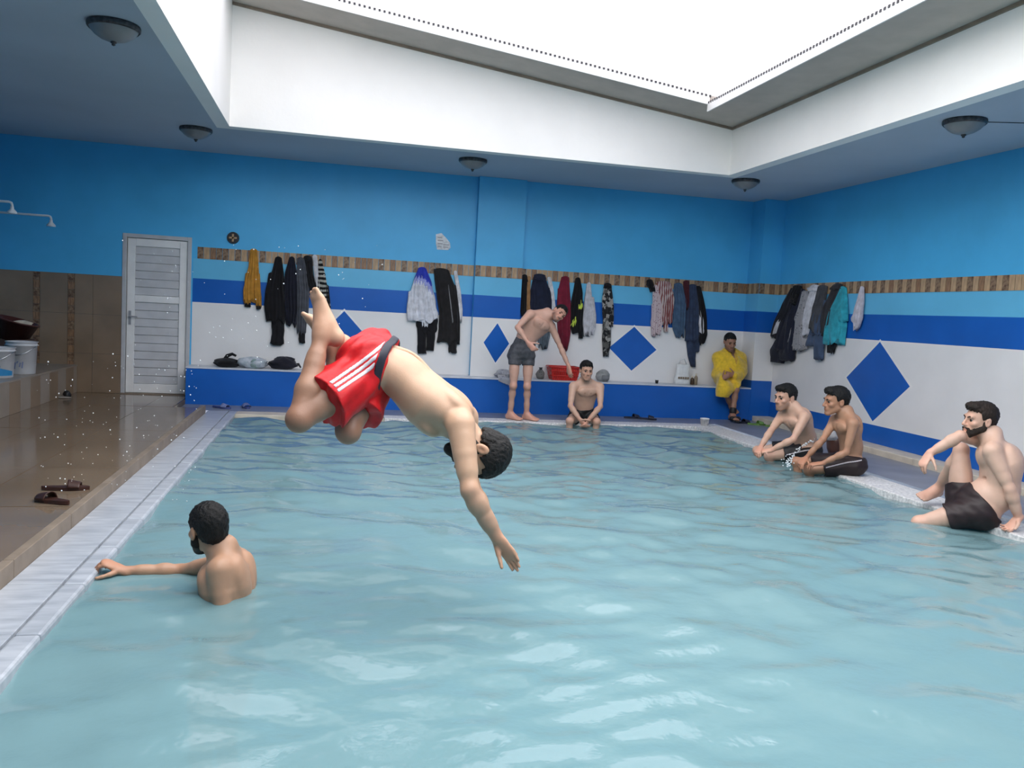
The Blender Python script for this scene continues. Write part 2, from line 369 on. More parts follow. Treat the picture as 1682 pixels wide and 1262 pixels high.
# water: a real rippled surface
nx_, ny_ = 300, 470
gx = np.linspace(PX0+.002, PX1-.002, nx_); gy = np.linspace(PY0+.002, PY1-.005, ny_)
GX, GY = np.meshgrid(gx, gy, indexing='ij')
Zw = np.zeros_like(GX); rs = np.random.RandomState(7)
for i in range(70):
    lam = .13*(1.0+rs.rand()*9)**.95; th = rs.normal(1.35, .6); k = 2*math.pi/lam
    ph = rs.rand()*6.28; amp = .0052*lam**.85*(.6+.8*rs.rand())
    env = np.clip(.35+.65*np.sin(GX*rs.uniform(.3, 1.3)+GY*rs.uniform(.3, 1.3)+rs.rand()*6.28), 0, 1)
    q = np.sin(k*(math.cos(th)*GX+math.sin(th)*GY)+ph+.9*np.sin(GX*rs.uniform(.8, 2.4)+GY*rs.uniform(.5, 1.8)+rs.rand()*6))
    Zw += amp*env*(q+.3*np.abs(q))
Zw *= .75+.45*np.clip((GY-6)/4, 0, 1)
V = np.stack([GX.ravel(), GY.ravel(), (WZ+Zw).ravel()], 1)
idx = np.arange(nx_*ny_).reshape(nx_, ny_)
Fq = np.stack([idx[:-1, :-1].ravel(), idx[1:, :-1].ravel(), idx[1:, 1:].ravel(), idx[:-1, 1:].ravel()], 1)
def np_mesh(name, V, Fq, m, parent=None, smooth=True, cols=None, attr='skin'):
    me = bpy.data.meshes.new(name); nv = len(V); nf = len(Fq); k = Fq.shape[1]
    me.vertices.add(nv); me.vertices.foreach_set('co', np.ascontiguousarray(V, np.float32).ravel())
    me.loops.add(nf*k); me.loops.foreach_set('vertex_index', np.ascontiguousarray(Fq, np.int32).ravel())
    me.polygons.add(nf); me.polygons.foreach_set('loop_start', np.arange(0, nf*k, k, dtype=np.int32))
    me.polygons.foreach_set('use_smooth', np.full(nf, smooth))
    me.update(calc_edges=True); me.validate()
    if m: me.materials.append(m)
    if cols is not None:
        a = me.color_attributes.new(attr, 'FLOAT_COLOR', 'POINT'); a.data.foreach_set('color', np.concatenate([cols, np.ones((nv, 1))], 1).astype(np.float32).ravel())
    return link(name, me, parent)
m = bpy.data.materials.new('milky_pool_water'); m.use_nodes = True; n = m.node_tree.nodes; l = m.node_tree.links; n.remove(n['Principled BSDF'])
tc = n.new('ShaderNodeTexCoord')
nz = n.new('ShaderNodeTexNoise'); nz.inputs['Scale'].default_value = 16; nz.inputs['Detail'].default_value = 4; l.new(tc.outputs['Object'], nz.inputs[0])
bp = n.new('ShaderNodeBump'); bp.inputs['Strength'].default_value = .2; bp.inputs['Distance'].default_value = .016; l.new(nz.outputs['Fac'], bp.inputs['Height'])
gl = n.new('ShaderNodeBsdfGlossy'); gl.inputs['Roughness'].default_value = .012; l.new(bp.outputs[0], gl.inputs['Normal'])
df = n.new('ShaderNodeBsdfDiffuse'); tp = n.new('ShaderNodeBsdfTransparent'); tp.inputs[0].default_value = (.62, .9, .93, 1)
n2 = n.new('ShaderNodeTexNoise'); n2.inputs['Scale'].default_value = .8; n2.inputs['Detail'].default_value = 3; l.new(tc.outputs['Object'], n2.inputs[0])
mx = n.new('ShaderNodeMix'); mx.data_type = 'RGBA'; mx.inputs[6].default_value = (.195, .34, .37, 1); mx.inputs[7].default_value = (.25, .395, .412, 1)
l.new(n2.outputs['Fac'], mx.inputs[0]); l.new(mx.outputs[2], df.inputs[0])
m1 = n.new('ShaderNodeMixShader'); m1.inputs[0].default_value = .28; l.new(df.outputs[0], m1.inputs[1]); l.new(tp.outputs[0], m1.inputs[2])
fr = n.new('ShaderNodeFresnel'); fr.inputs[0].default_value = 1.47; l.new(bp.outputs[0], fr.inputs['Normal'])
m2 = n.new('ShaderNodeMixShader'); l.new(fr.outputs[0], m2.inputs[0]); l.new(m1.outputs[0], m2.inputs[1]); l.new(gl.outputs[0], m2.inputs[2]); l.new(m2.outputs[0], n['Material Output'].inputs[0])
water = np_mesh('pool_water', V, Fq, m)
tag(water, 'milky turquoise rippled water filling the swimming pool', 'water', kind='stuff')
#==STRUCT_END==
# ------------------------------------------------------------------ built-in bench, tiled ledge, door
bench = empty('bench', (2, (DB+D)/2, 0)); tag(bench, 'long royal blue built-in bench along the back wall', 'bench')
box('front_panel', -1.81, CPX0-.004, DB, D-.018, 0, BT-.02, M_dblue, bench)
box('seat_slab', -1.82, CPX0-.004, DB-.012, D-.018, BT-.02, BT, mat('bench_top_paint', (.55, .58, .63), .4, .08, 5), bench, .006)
lg = empty('tiled_ledge', (-3.6, 10, BFZ)); tag(lg, 'low tan tiled ledge below the showers with buckets on it', 'ledge')
LZ = .43
box('core', XL+.02, -3.215, 5.0, D-.016, BFZ, LZ-.02, M_grout, lg)
yy = 5.0; k_ = 0
M_tan2 = mat('grey_tan_tile', (.27, .23, .19), .3, .1, 3)
while yy < D-.1:
    y1 = min(yy+.31, D-.016); box('front_tile', -3.215, -3.2, yy+.002, y1-.002, BFZ+.002, LZ-.022, (M_tan, M_tan2)[k_ % 2], lg); box('top_tile', XL+.02, -3.19, yy+.002, y1-.002, LZ-.02, LZ, M_tan2, lg); yy += .31; k_ += 1
door = struct(empty('door_1', ((DX0+DX1)/2, D, BFZ)))
M_dirty = mat('door_slat_plastic', (.55, .55, .56), .3, .06, 6, .12, 5)
fr_ = MB().box(DX0, DX0+.05, D-.01, D+.1, BFZ-.02, DZ1).box(DX1-.05, DX1, D-.01, D+.1, BFZ-.02, DZ1).box(DX0, DX1, D-.01, D+.1, DZ1-.05, DZ1)
for a in ((DX0, DX0+.05, BFZ-.02, DZ1), (DX1-.05, DX1, BFZ-.02, DZ1), (DX0+.05, DX1-.05, DZ1-.05, DZ1)): box('frame', a[0], a[1], D-.012, D+.1, a[2], a[3], M_pvcd, door, .004)
leaf = box('leaf', DX0+.052, DX1-.052, D+.045, D+.075, BFZ+.012, DZ1-.052, M_pvcd, door)
lx0, lx1, lz0, lz1 = DX0+.055, DX1-.055, BFZ+.015, DZ1-.055
for a in ((lx0, lx0+.095, lz0, lz1), (lx1-.095, lx1, lz0, lz1), (lx0+.095, lx1-.095, lz1-.10, lz1), (lx0+.095, lx1-.095, lz0, lz0+.12), (lx0+.095, lx1-.095, 1.28, 1.37)):
    box('rail', a[0], a[1], D+.018, D+.046, a[2], a[3], M_bwhite, leaf, .006)
for z0, z1 in ((lz0+.12, 1.28), (1.37, lz1-.10)):
    n_ = int((z1-z0)/.105)
    for i in range(n_):
        a = z0+(z1-z0)*i/n_; b = z0+(z1-z0)*(i+1)/n_; q = .004*math.sin(i*1.7)
        v = [(lx0+.095, D+.046, a), (lx1-.095, D+.046, a), (lx1-.095, D+.046, b), (lx0+.095, D+.046, b), (lx0+.095, D+.026+q, a+.005), (lx1-.095, D+.03-q, a+.005), (lx1-.095, D+.040, b-.006), (lx0+.095, D+.038, b-.006)]
        mesh_obj('slat', v, [(3, 2, 1, 0), (4, 5, 6, 7), (0, 1, 5, 4), (1, 2, 6, 5), (2, 3, 7, 6), (3, 0, 4, 7)], M_dirty, leaf)
M_handle = mat('grey_handle', (.35, .35, .36), .35, .05, metal=.2)
hd = MB().box(lx0+.025, lx0+.055, D+.006, D+.02, .98, 1.16).tube([(lx0+.04, D+.01, 1.09), (lx0+.04, D-.03, 1.09), (lx0+.14, D-.032, 1.085)], .009, 8).build('handle', M_handle, leaf)
box('threshold', DX0, DX1, D-.04, D+.1, BFZ-.02, BFZ+.012, M_curb, door)
box('backing', DX0-.05, DX1+.05, D+.15, D+.2, 0, DZ1+.05, M_dark, door)

# ------------------------------------------------------------------ ceiling lamps (off)
M_glassd = mat('frosted_lamp_glass', (.22, .22, .225), .35, .1, 8)
M_lampring = mat('dark_lamp_ring', (.02, .019, .022), .4, .3, 40, .3, 60, col2=(.07, .066, .07))
def lamp(loc, label):
    e = empty('ceiling_lamp', loc); r = .178
    MB().lathe([(0.001, 0), (r*.98, 0), (r, -.012), (r*.99, -.03), (r*.93, -.042), (r*.90, -.03), (0.001, -.02)], n=36).build('ring', M_lampring, None, True).parent = e
    d = MB().lathe([(r*.92, -.032), (r*.86, -.05), (r*.72, -.078), (r*.5, -.103), (r*.25, -.118), (.001, -.122)], n=36).build('glass_shade', M_glassd, None, True); d.parent = e
    f = MB().lathe([(.001, -.118), (.02, -.12), (.022, -.128), (.012, -.134), (.013, -.144), (.001, -.15)], n=14).build('finial', M_dark, None, True); f.parent = e
    tag(e, label, 'lamp', 'domed ceiling lamps')
for px_, lb in (((187, 40), 'domed ceiling lamp nearest the camera on the shaded left ceiling'), ((322, 211), 'domed ceiling lamp above the door and the mustard jacket'), ((777, 262), 'domed ceiling lamp above the wall paper notice'), ((1225, 296), 'domed ceiling lamp above the far right corner'), ((1585, 198), 'domed ceiling lamp over the right deck, wire beside it')):
    lamp(U(*px_, z=ZC), lb)
MB().tube([U(1622, 200, z=ZC)-np.array([0, 0, .003]), U(1700, 202, z=ZC)-np.array([0, 0, .003])], .004, 6).build('lamp_wire', M_dark)
tag(bpy.data.objects['lamp_wire'], 'thin dark wire running along the ceiling from the right lamp', 'wire')

# ------------------------------------------------------------------ wall bits
o = empty('junction_cover', U(383, 391, y=D)); tag(o, 'round dark cover with a tan cross above the coat rail', 'wall cover')
def face_disc(name, r0, r1, th, c, m, parent, n=20):
    mb = MB(); v = []; f = []
    for j in range(n):
        a = 2*math.pi*j/n
        for r, y in ((r0, D), (r1, D-th)): v.append((c[0]+r*math.cos(a), y, c[2]+r*math.sin(a)))
    f = [(2*j, 2*((j+1) % n), 2*((j+1) % n)+1, 2*j+1) for j in range(n)]+[tuple(2*j+1 for j in range(n))]
    return mesh_obj(name, v, [q[::-1] for q in f], m, parent)
c = U(383, 391, y=D); face_disc('cover', .08, .074, .03, c, M_black, o)
for a, b in ((.05, .012), (.012, .05)): box('cross_bar', c[0]-a, c[0]+a, D-.036, D-.03, c[2]-b, c[2]+b, M_mosl, o)
o = empty('paper_notice', U(728, 397, y=D)); tag(o, 'torn white plastic-covered paper notice taped high on the blue wall', 'notice')
P = [U(*q, y=D-.004) for q in ((716, 385), (725, 383), (733, 391), (739, 399), (740, 407), (736, 411), (718, 410), (716, 400))]
v = [tuple(p+np.array([0, -.008*(i % 2), 0])) for i, p in enumerate(P)]+[(p[0], D+.001, p[2]) for p in P]
mesh_obj('sheet', v, [tuple(range(8))]+[(i, 8+i, 8+(i+1) % 8, (i+1) % 8) for i in range(8)], mat('notice_paper', (.62, .64, .66), .35, .15, 30), o)
for i, (x_, y_, w_) in enumerate(((719, 390, 7), (719, 395, 9), (719, 400, 8), (728, 402, 9), (728, 406, 8), (719, 405, 6))):
    a = U(x_, y_, y=D-.014); b = U(x_+w_, y_, y=D-.014); box('print_line', a[0], b[0], D-.0155, D-.0135, a[2]-.008, a[2]+.008, mat('grey_print', (.36, .36, .38), .5), o)
# showers
def shower(pt, name, label, x0):
    e = empty('shower_arm', (XL, pt[1], pt[2]))
    tag(e, label, 'shower', 'shower arms above the tiled ledge')
    MB().tube([(x0, pt[1], pt[2]), (pt[0]-.03, pt[1], pt[2]), (pt[0]-.008, pt[1], pt[2]-.008), (pt[0], pt[1], pt[2]-.03), (pt[0], pt[1], pt[2]-.06)], .0125, 10).build('pipe', M_swhite, e, True)
    MB().lathe([(.001, -.045), (.016, -.045), (.018, -.07), (.045, -.10), (.048, -.118), (.001, -.12)], (pt[0], pt[1], pt[2]), 16).build('shower_head', M_swhite, e, True)
    MB().lathe([(.03, 0), (.03, .01), (.012, .02)], (0, 0, 0), 14).build('wall_flange', M_swhite, e, True)
    f = e.children[-1]; f.matrix_world = Matrix.Translation((XL, pt[1], pt[2])) @ Matrix.Rotation(math.pi/2, 4, 'Y')
M_swhite = mat('white_shower_plastic', (.62, .64, .66), .3, .04)
shower(U(20, 332, y=9.6), 'a', 'short white shower arm, nearer of the two', XL)
shower(U(84, 355, y=10.6), 'b', 'long white shower arm, farther of the two', XL)

# ------------------------------------------------------------------ hanging clothes
def fabric(name, col, pat=None, col2=None):
    if name in MATS: return MATS[name]
    m = mat(name, col, .85, .18, 14, .35, 90, spec=.2, sheen=.15)
    if pat:
        n = m.node_tree.nodes; l = m.node_tree.links; b = n['Principled BSDF']; tc = n.new('ShaderNodeTexCoord')
        if pat == 'camo':
            t = n.new('ShaderNodeTexVoronoi'); t.inputs['Scale'].default_value = 22; l.new(tc.outputs['Object'], t.inputs['Vector'])
            r = n.new('ShaderNodeValToRGB'); r.color_ramp.interpolation = 'CONSTANT'
            for i, (p, c) in enumerate(((0, (.015, .015, .017)), (.45, (.1, .1, .095)), (.7, (.33, .32, .3)))):
                e = r.color_ramp.elements[i] if i < 2 else r.color_ramp.elements.new(p); e.position = p; e.color = c+(1,)
            sp = n.new('ShaderNodeSeparateColor'); l.new(t.outputs['Color'], sp.inputs[0]); l.new(sp.outputs[0], r.inputs[0]); l.new(r.outputs[0], b.inputs['Base Color'])
        if pat in ('stripe', 'hstripe', 'dots'):
            if pat == 'dots': t = n.new('ShaderNodeTexVoronoi'); t.inputs['Scale'].default_value = 30; fo = t.outputs['Distance']; th = (.22, .3)
            else: t = n.new('ShaderNodeTexWave'); t.bands_direction = 'X' if pat == 'stripe' else 'Z'; t.inputs['Scale'].default_value = 9 if pat == 'stripe' else 5; t.inputs['Distortion'].default_value = 2.5; fo = t.outputs['Fac']; th = (.4, .55)
            l.new(tc.outputs['Object'], t.inputs['Vector']); r = n.new('ShaderNodeValToRGB'); r.color_ramp.elements[0].position, r.color_ramp.elements[1].position = th
            r.color_ramp.elements[0].color = tuple(col2)+(1,); r.color_ramp.elements[1].color = tuple(col)+(1,); l.new(fo, r.inputs[0]); l.new(r.outputs[0], b.inputs['Base Color'])
    return m
def rowsto(rows, wall, off):
    out = []
    for y_, a, b in rows:
        if wall == 'B':
            p, q = U(a, y_, y=D-off), U(b, y_, y=D-off); out.append((p[0], q[0], (p[2]+q[2])/2))
        else:
            p, q = U(a, y_, x=X-off), U(b, y_, x=X-off); out.append((p[1], q[1], (p[2]+q[2])/2))
    return out
def drape(name, rows, wall, m, parent=None, dep=.05, nf=3, off=.0, seed=0, dip=.012, N=40, M=28, mats=None, band=None, po=None):
    """closed hanging cloth: flattened folded tube following the outline rows"""
    R = rowsto(rows, wall, off+.02 if po is None else po); rs = np.random.RandomState(seed)
    z = np.array([r[2] for r in R]); a = np.array([r[0] for r in R]); b = np.array([r[1] for r in R])
    zz = np.linspace(z[0], z[-1], M); A_r = np.interp(-zz, -z, a); B_r = np.interp(-zz, -z, b)
    ph = rs.rand(12)*6.28; v = []; fm = []; off = off+.016; nf = nf+1.5; big = M > 12
    for i in range(M):
        t = i/(M-1); c = (A_r[i]+B_r[i])/2; w = (B_r[i]-A_r[i])/2
        d = dep*(.35+.65*min(1, t*2.2))
        for j in range(N):
            th = 2*math.pi*j/N; u = math.cos(th); sgn = math.sin(th)
            fold = .5+.34*math.sin(nf*math.pi*u+ph[0]+2.2*t*math.sin(ph[1]))+.16*math.sin(nf*2.3*math.pi*u+ph[4]-4*t)
            fold = max(0, min(1, fold))+.25*math.sin(7*t+5*u+ph[5])*t*(1-t)
            e = math.sqrt(max(0, 1-u*u))
            if sgn >= 0: q = off+d*(e**.7)*(.22+.78*fold)+.008
            else: q = off+.002+.006*e*fold
            s_ = c+w*u+w*t*(1-.3*t)*(.10*math.sin(8*t+ph[2]+(1.6 if u > 0 else 0))+.05*math.sin(19*t+ph[6]))*abs(u)
            zz_ = zz[i]-((.028 if big else .014)*math.sin(2.2*math.pi*u+ph[3])*t**4)-(.018*math.sin(5*u+ph[7])*t**6 if big else 0)+(.02*(1-u*u)*(1-t)**6)
            v.append((s_, D-q, zz_) if wall == 'B' else (X-q, s_, zz_))
    f = [(i*N+j, i*N+(j+1) % N, (i+1)*N+(j+1) % N, (i+1)*N+j) for i in range(M-1) for j in range(N)]
    f.append(tuple(range(N))[::-1]); f.append(tuple((M-1)*N+j for j in range(N)))
    # orientation: outward
    flip = wall == 'B'
    if not flip: f = [q[::-1] for q in f]
    fm = [0]*len(f)
    if mats:
        for i in range(M-1):
            t = i/(M-1)
            for j in range(N): fm[i*N+j] = band(t, math.cos(2*math.pi*(j+.5)/N))
    return mesh_obj(name, v, f, m, parent, True, mats, fm if mats else None)
BLK = (.008, .008, .010); NAVY = (.012, .016, .035)
G = [
 # name, category, label, wall, rows, fabric, depth, folds, extra parts [(name, rows, fabric, depth)]
 ('jacket', 'jacket', 'mustard yellow jacket, first hung garment beside the door', 'B', [(411, 411, 423), (440, 408, 425), (460, 402, 427), (480, 400, 428), (494, 400, 429)], ('mustard', (.42, .20, .03)), .06, 3, [('sleeve', [(450, 403, 411), (480, 400, 411), (499, 401, 412)], None, .05), ('sleeve', [(450, 418, 427), (480, 419, 429), (503, 420, 430)], None, .06), ('cuff', [(496, 401, 412), (503, 402, 412)], ('dark_cuff', BLK), .052), ('cuff', [(500, 420, 430), (507, 421, 429)], ('dark_cuff', BLK), .062)]),
 ('coat', 'coat', 'long black coat, longest garment of the left cluster', 'B', [(424, 452, 463), (445, 447, 466), (470, 438, 468), (500, 434, 470), (527, 436, 468)], ('black_a', BLK), .09, 4, [('coat_tail', [(515, 446, 467), (550, 446, 467), (566, 444, 467)], None, .06), ('sleeve', [(450, 441, 450), (490, 435, 446), (524, 436, 446)], None, .07)]),
 ('jacket', 'jacket', 'dark navy jacket hanging between the long black coat and the grey jacket', 'B', [(424, 475, 484), (450, 468, 488), (480, 466, 490), (510, 468, 491), (533, 470, 486)], ('navy_a', (.010, .011, .02)), .08, 3, [('sleeve', [(455, 467, 475), (500, 466, 475), (528, 470, 478)], None, .09)]),
 ('jacket', 'jacket', 'charcoal grey jacket behind the diver\'s raised foot', 'B', [(425, 488, 500), (450, 487, 505), (480, 488, 508), (520, 486, 506), (548, 488, 503)], ('grey_a', (.07, .075, .09)), .07, 3, [('trouser_leg', [(535, 490, 502), (563, 491, 501)], ('black_a', BLK), .05)]),
 ('jacket', 'jacket', 'narrow black jacket right of the charcoal grey one', 'B', [(424, 498, 513), (450, 502, 515), (475, 508, 522), (490, 510, 526)], ('black_b', (.012, .012, .014)), .075, 2, [('collar', [(422, 499, 512), (430, 500, 513)], None, .05)]),
 ('towel', 'towel', 'thin white towel between two black jackets on the left', 'B', [(421, 513, 521), (450, 516, 524), (475, 519, 526), (484, 520, 525)], ('white_b', (.6, .6, .63)), .05, 2, []),
 ('jacket', 'jacket', 'black jacket with pale sleeve stripes, rightmost of the left cluster', 'B', [(428, 523, 529), (450, 522, 534), (480, 520, 540), (500, 524, 543), (519, 530, 543)], ('black_c', BLK, 'hstripe', (.4, .4, .36)), .07, 3, [('sleeve', [(470, 533, 540), (500, 535, 543), (524, 536, 544)], ('black_a', BLK), .08)]),
 ('t_shirt', 't-shirt', 'white T-shirt with deep blue dip-dyed shoulders', 'B', [(441, 687, 700), (460, 680, 708), (490, 672, 714), (515, 669, 721), (527, 671, 719)], ('white_c', (.62, .63, .68)), .09, 4, [('sleeve', [(480, 671, 681), (505, 668, 680), (526, 668, 681)], None, .07), ('shirt_tail', [(520, 691, 705), (536, 693, 703)], None, .06)]),
 ('trousers', 'trousers', 'black trousers showing below the blue and white T-shirt', 'B', [(500, 690, 715), (525, 684, 720), (545, 685, 716)], ('black_a', BLK), .05, 3, [('trouser_leg', [(535, 685, 700), (580, 686, 700)], None, .05), ('trouser_leg', [(535, 700, 716), (575, 700, 713)], None, .055)]),
 ('jacket', 'jacket', 'big black jacket beside the blue and white T-shirt', 'B', [(443, 712, 737), (470, 715, 748), (500, 719, 753), (540, 721, 755), (562, 718, 755)], ('black_d', (.016, .015, .016)), .085, 4, [('sleeve', [(470, 740, 750), (520, 744, 755), (560, 744, 755)], None, .095), ('trouser_leg', [(550, 735, 751), (579, 737, 750)], None, .06), ('zip', [(470, 735, 737), (530, 742, 744)], ('zip_metal', (.3, .3, .32)), .095)]),
 ('scarf', 'scarf', 'pale scarf peeking out behind the big black jacket', 'B', [(447, 745, 751), (480, 750, 757), (510, 752, 760), (527, 754, 759)], ('white_b', (.6, .6, .63)), .04, 2, []),
 ('jacket', 'jacket', 'black jacket at the left end of the cluster above the standing man', 'B', [(456, 856, 866), (480, 855, 866), (516, 854, 865)], ('black_a', BLK), .06, 2, [('collar', [(453, 857, 866), (462, 857, 867)], None, .05)]),
 ('scarf', 'scarf', 'tan scarf above the standing man\'s back', 'B', [(456, 865, 872), (480, 863, 871), (500, 862, 870), (520, 866, 872)], ('tan_a', (.36, .2, .09)), .07, 2, []),
 ('jacket', 'jacket', 'dark navy puffer jacket right above the standing man\'s shoulders', 'B', [(456, 876, 896), (480, 870, 904), (500, 871, 906), (522, 872, 904)], ('navy_b', NAVY), .09, 4, [('sleeve', [(475, 896, 905), (515, 897, 907)], None, .1), ('collar', [(452, 877, 896), (461, 876, 897)], None, .07)]),
 ('shirt', 'shirt', 'white shirt edge between the navy jacket and the maroon robe', 'B', [(457, 899, 905), (480, 902, 910), (510, 903, 913)], ('white_b', (.6, .6, .63)), .06, 2, []),
 ('trousers', 'trousers', 'slate grey trousers hanging behind the standing man\'s chest', 'B', [(515, 884, 903), (550, 883, 903), (570, 884, 899)], ('slate', (.09, .115, .14)), .05, 3, [('waistband', [(512, 884, 903), (519, 884, 903)], None, .055)]),
 ('robe', 'robe', 'maroon red robe hanging behind the standing man\'s head', 'B', [(456, 922, 935), (480, 916, 936), (510, 914, 938), (545, 916, 938), (560, 920, 935), (573, 925, 932)], ('maroon', (.16, .012, .03)), .08, 4, [('sleeve', [(475, 916, 923), (520, 914, 922), (550, 916, 924)], None, .09)]),
 ('jacket', 'jacket', 'black jacket with lime yellow stripes', 'B', [(458, 945, 953), (480, 941, 957), (510, 936, 957), (540, 936, 956), (546, 938, 956)], ('black_a', BLK), .08, 3, [('lime_stripe', [(495, 948, 957), (508, 946, 955)], ('lime', (.5, .62, .08)), .09), ('lime_stripe', [(518, 942, 949), (536, 936, 944)], ('lime', (.5, .62, .08)), .09), ('sleeve', [(520, 948, 957), (555, 950, 957)], None, .07)]),
 ('shirt', 'shirt', 'white shirt beside the black and lime jacket', 'B', [(466, 964, 970), (490, 960, 972), (515, 957, 978), (535, 957, 977), (549, 958, 973)], ('white_d', (.5, .5, .54)), .08, 4, [('sleeve', [(490, 970, 976), (520, 970, 979), (538, 970, 978)], None, .07)]),
 ('trousers', 'trousers', 'grey and black camouflage trousers hanging alone', 'B', [(469, 992, 1004), (490, 989, 1007), (520, 989, 1008), (535, 990, 1007)], ('camo', (.1, .1, .1), 'camo'), .07, 2, [('trouser_leg', [(525, 990, 1004), (560, 989, 1003), (585, 990, 999)], None, .055), ('waistband', [(467, 992, 1004), (474, 991, 1005)], ('black_a', BLK), .05)]),
 ('cap', 'cap', 'small black cap on the hook left of the pink shirt', 'B', [(461, 1062, 1072), (468, 1061, 1074), (477, 1066, 1074)], ('black_a', BLK), .07, 2, [('brim', [(470, 1066, 1075), (478, 1068, 1075)], None, .09)]),
 ('shirt', 'shirt', 'pale pink patterned shirt on the cluster left of the towel man', 'B', [(470, 1072, 1080), (500, 1071, 1086), (530, 1069, 1088), (549, 1070, 1083)], ('pink', (.55, .45, .47), 'dots', (.2, .1, .12)), .07, 3, [('sleeve', [(500, 1070, 1077), (552, 1069, 1076)], None, .06)]),
 ('shirt', 'shirt', 'maroon and cream striped shirt', 'B', [(464, 1078, 1102), (490, 1084, 1108), (515, 1083, 1106), (530, 1085, 1104)], ('marstripe', (.22, .07, .07), 'stripe', (.5, .42, .4)), .085, 4, [('sleeve', [(505, 1088, 1097), (545, 1090, 1096)], None, .075)]),
 ('denim_shirt', 'shirt', 'blue denim shirt between the striped shirt and the jeans', 'B', [(467, 1107, 1121), (495, 1105, 1127), (520, 1104, 1126), (551, 1109, 1122)], ('denim', (.055, .10, .17)), .085, 3, [('sleeve', [(495, 1103, 1111), (540, 1104, 1113), (554, 1110, 1117)], None, .07)]),
 ('scarf', 'scarf', 'dark maroon scarf over the top of the jeans', 'B', [(463, 1122, 1132), (480, 1122, 1130), (506, 1124, 1129)], ('darkmaroon', (.06, .012, .02)), .1, 2, []),
 ('jeans', 'jeans', 'long dark blue jeans reaching down to the white carrier bag', 'B', [(469, 1131, 1144), (500, 1126, 1149), (540, 1124, 1148), (560, 1125, 1148)], ('darkdenim', (.03, .045, .085)), .08, 3, [('trouser_leg', [(545, 1126, 1142), (580, 1128, 1143), (602, 1134, 1142)], None, .06), ('trouser_leg', [(545, 1139, 1149), (578, 1138, 1148)], None, .055)]),
 ('jacket', 'jacket', 'black jacket with a white panel, nearest the towel man', 'B', [(472, 1142, 1151), (490, 1146, 1155), (520, 1148, 1160), (550, 1149, 1161), (564, 1146, 1156)], ('black_a', BLK), .065, 3, [('white_panel', [(508, 1147, 1154), (530, 1147, 1156), (547, 1148, 1155)], ('white_b', (.6, .6, .63)), .075)]),
 ('jacket', 'jacket', 'black jacket at the far end of the right wall hooks', 'R', [(474, 1281, 1292), (500, 1269, 1289), (530, 1258, 1278), (553, 1252, 1268)], ('black_e', (.010, .011, .018)), .07, 3, [('white_lining', [(516, 1269, 1277), (548, 1258, 1268)], ('white_b', (.6, .6, .63)), .078)]),
 ('trousers', 'trousers', 'long navy trousers, longest garment on the right wall', 'R', [(475, 1286, 1305), (510, 1276, 1300), (550, 1264, 1293), (575, 1258, 1290)], ('navy_c', (.012, .014, .028)), .10, 3, [('trouser_leg', [(560, 1257, 1274), (594, 1253, 1272)], None, .085), ('trouser_leg', [(560, 1272, 1292), (592, 1269, 1288)], None, .095)]),
 ('cap', 'cap', 'black cap hanging between the navy trousers and the white shirt', 'R', [(471, 1304, 1318), (485, 1305, 1318), (497, 1309, 1314)], ('black_a', BLK), .12, 2, [('brim', [(488, 1306, 1316), (498, 1309, 1314)], None, .14)]),
 ('shirt', 'shirt', 'plain grey shirt next to the navy trousers', 'R', [(484, 1302, 1312), (520, 1296, 1311), (550, 1291, 1306), (567, 1290, 1301)], ('grey_b', (.16, .165, .18)), .07, 3, [('sleeve', [(510, 1296, 1303), (560, 1290, 1298)], None, .08)]),
 ('shirt', 'shirt', 'grey speckled shirt under the white shirt on the right wall', 'R', [(480, 1318, 1329), (510, 1312, 1326), (545, 1302, 1326), (573, 1298, 1326)], ('speckle', (.33, .32, .33), 'dots', (.1, .1, .11)), .08, 4, [('sleeve', [(530, 1302, 1311), (575, 1297, 1308)], None, .07)]),
 ('shirt', 'shirt', 'plain white shirt on the right wall', 'R', [(472, 1333, 1346), (500, 1328, 1342), (530, 1323, 1338), (551, 1321, 1331)], ('white_e', (.58, .58, .62)), .10, 3, [('collar', [(470, 1333, 1346), (478, 1332, 1345)], None, .1)]),
 ('jacket', 'jacket', 'dark grey jacket between the white shirt and the teal shirt', 'R', [(471, 1345, 1360), (500, 1341, 1356), (530, 1334, 1352), (545, 1336, 1350)], ('grey_c', (.06, .062, .07)), .09, 3, [('sleeve', [(490, 1344, 1351), (540, 1335, 1343)], None, .1)]),
 ('jeans', 'jeans', 'blue jeans hanging on the right wall below the dark grey jacket', 'R', [(495, 1345, 1360), (530, 1332, 1354), (550, 1330, 1354)], ('denim_b', (.055, .085, .15)), .075, 3, [('trouser_leg', [(540, 1330, 1344), (568, 1325, 1342)], None, .06), ('trouser_leg', [(540, 1340, 1355), (591, 1340, 1354)], None, .08)]),
 ('jacket', 'jacket', 'charcoal jacket just left of the teal shirt', 'R', [(470, 1369, 1385), (500, 1357, 1376), (530, 1351, 1368), (548, 1352, 1364)], ('charcoal', (.03, .03, .035)), .09, 3, [('collar', [(468, 1370, 1385), (476, 1367, 1383)], None, .09)]),
 ('shirt', 'shirt', 'bright teal shirt near the right end of the right wall row', 'R', [(473, 1383, 1391), (500, 1372, 1393), (535, 1361, 1391), (562, 1360, 1388)], ('teal', (.03, .34, .43)), .11, 5, [('sleeve', [(490, 1384, 1393), (528, 1385, 1394)], None, .1), ('sleeve', [(520, 1361, 1370), (566, 1359, 1369)], None, .12)]),
 ('trousers', 'trousers', 'black trouser leg showing below the teal shirt', 'R', [(540, 1360, 1377), (560, 1361, 1376), (577, 1362, 1372)], ('black_a', BLK), .06, 2, []),
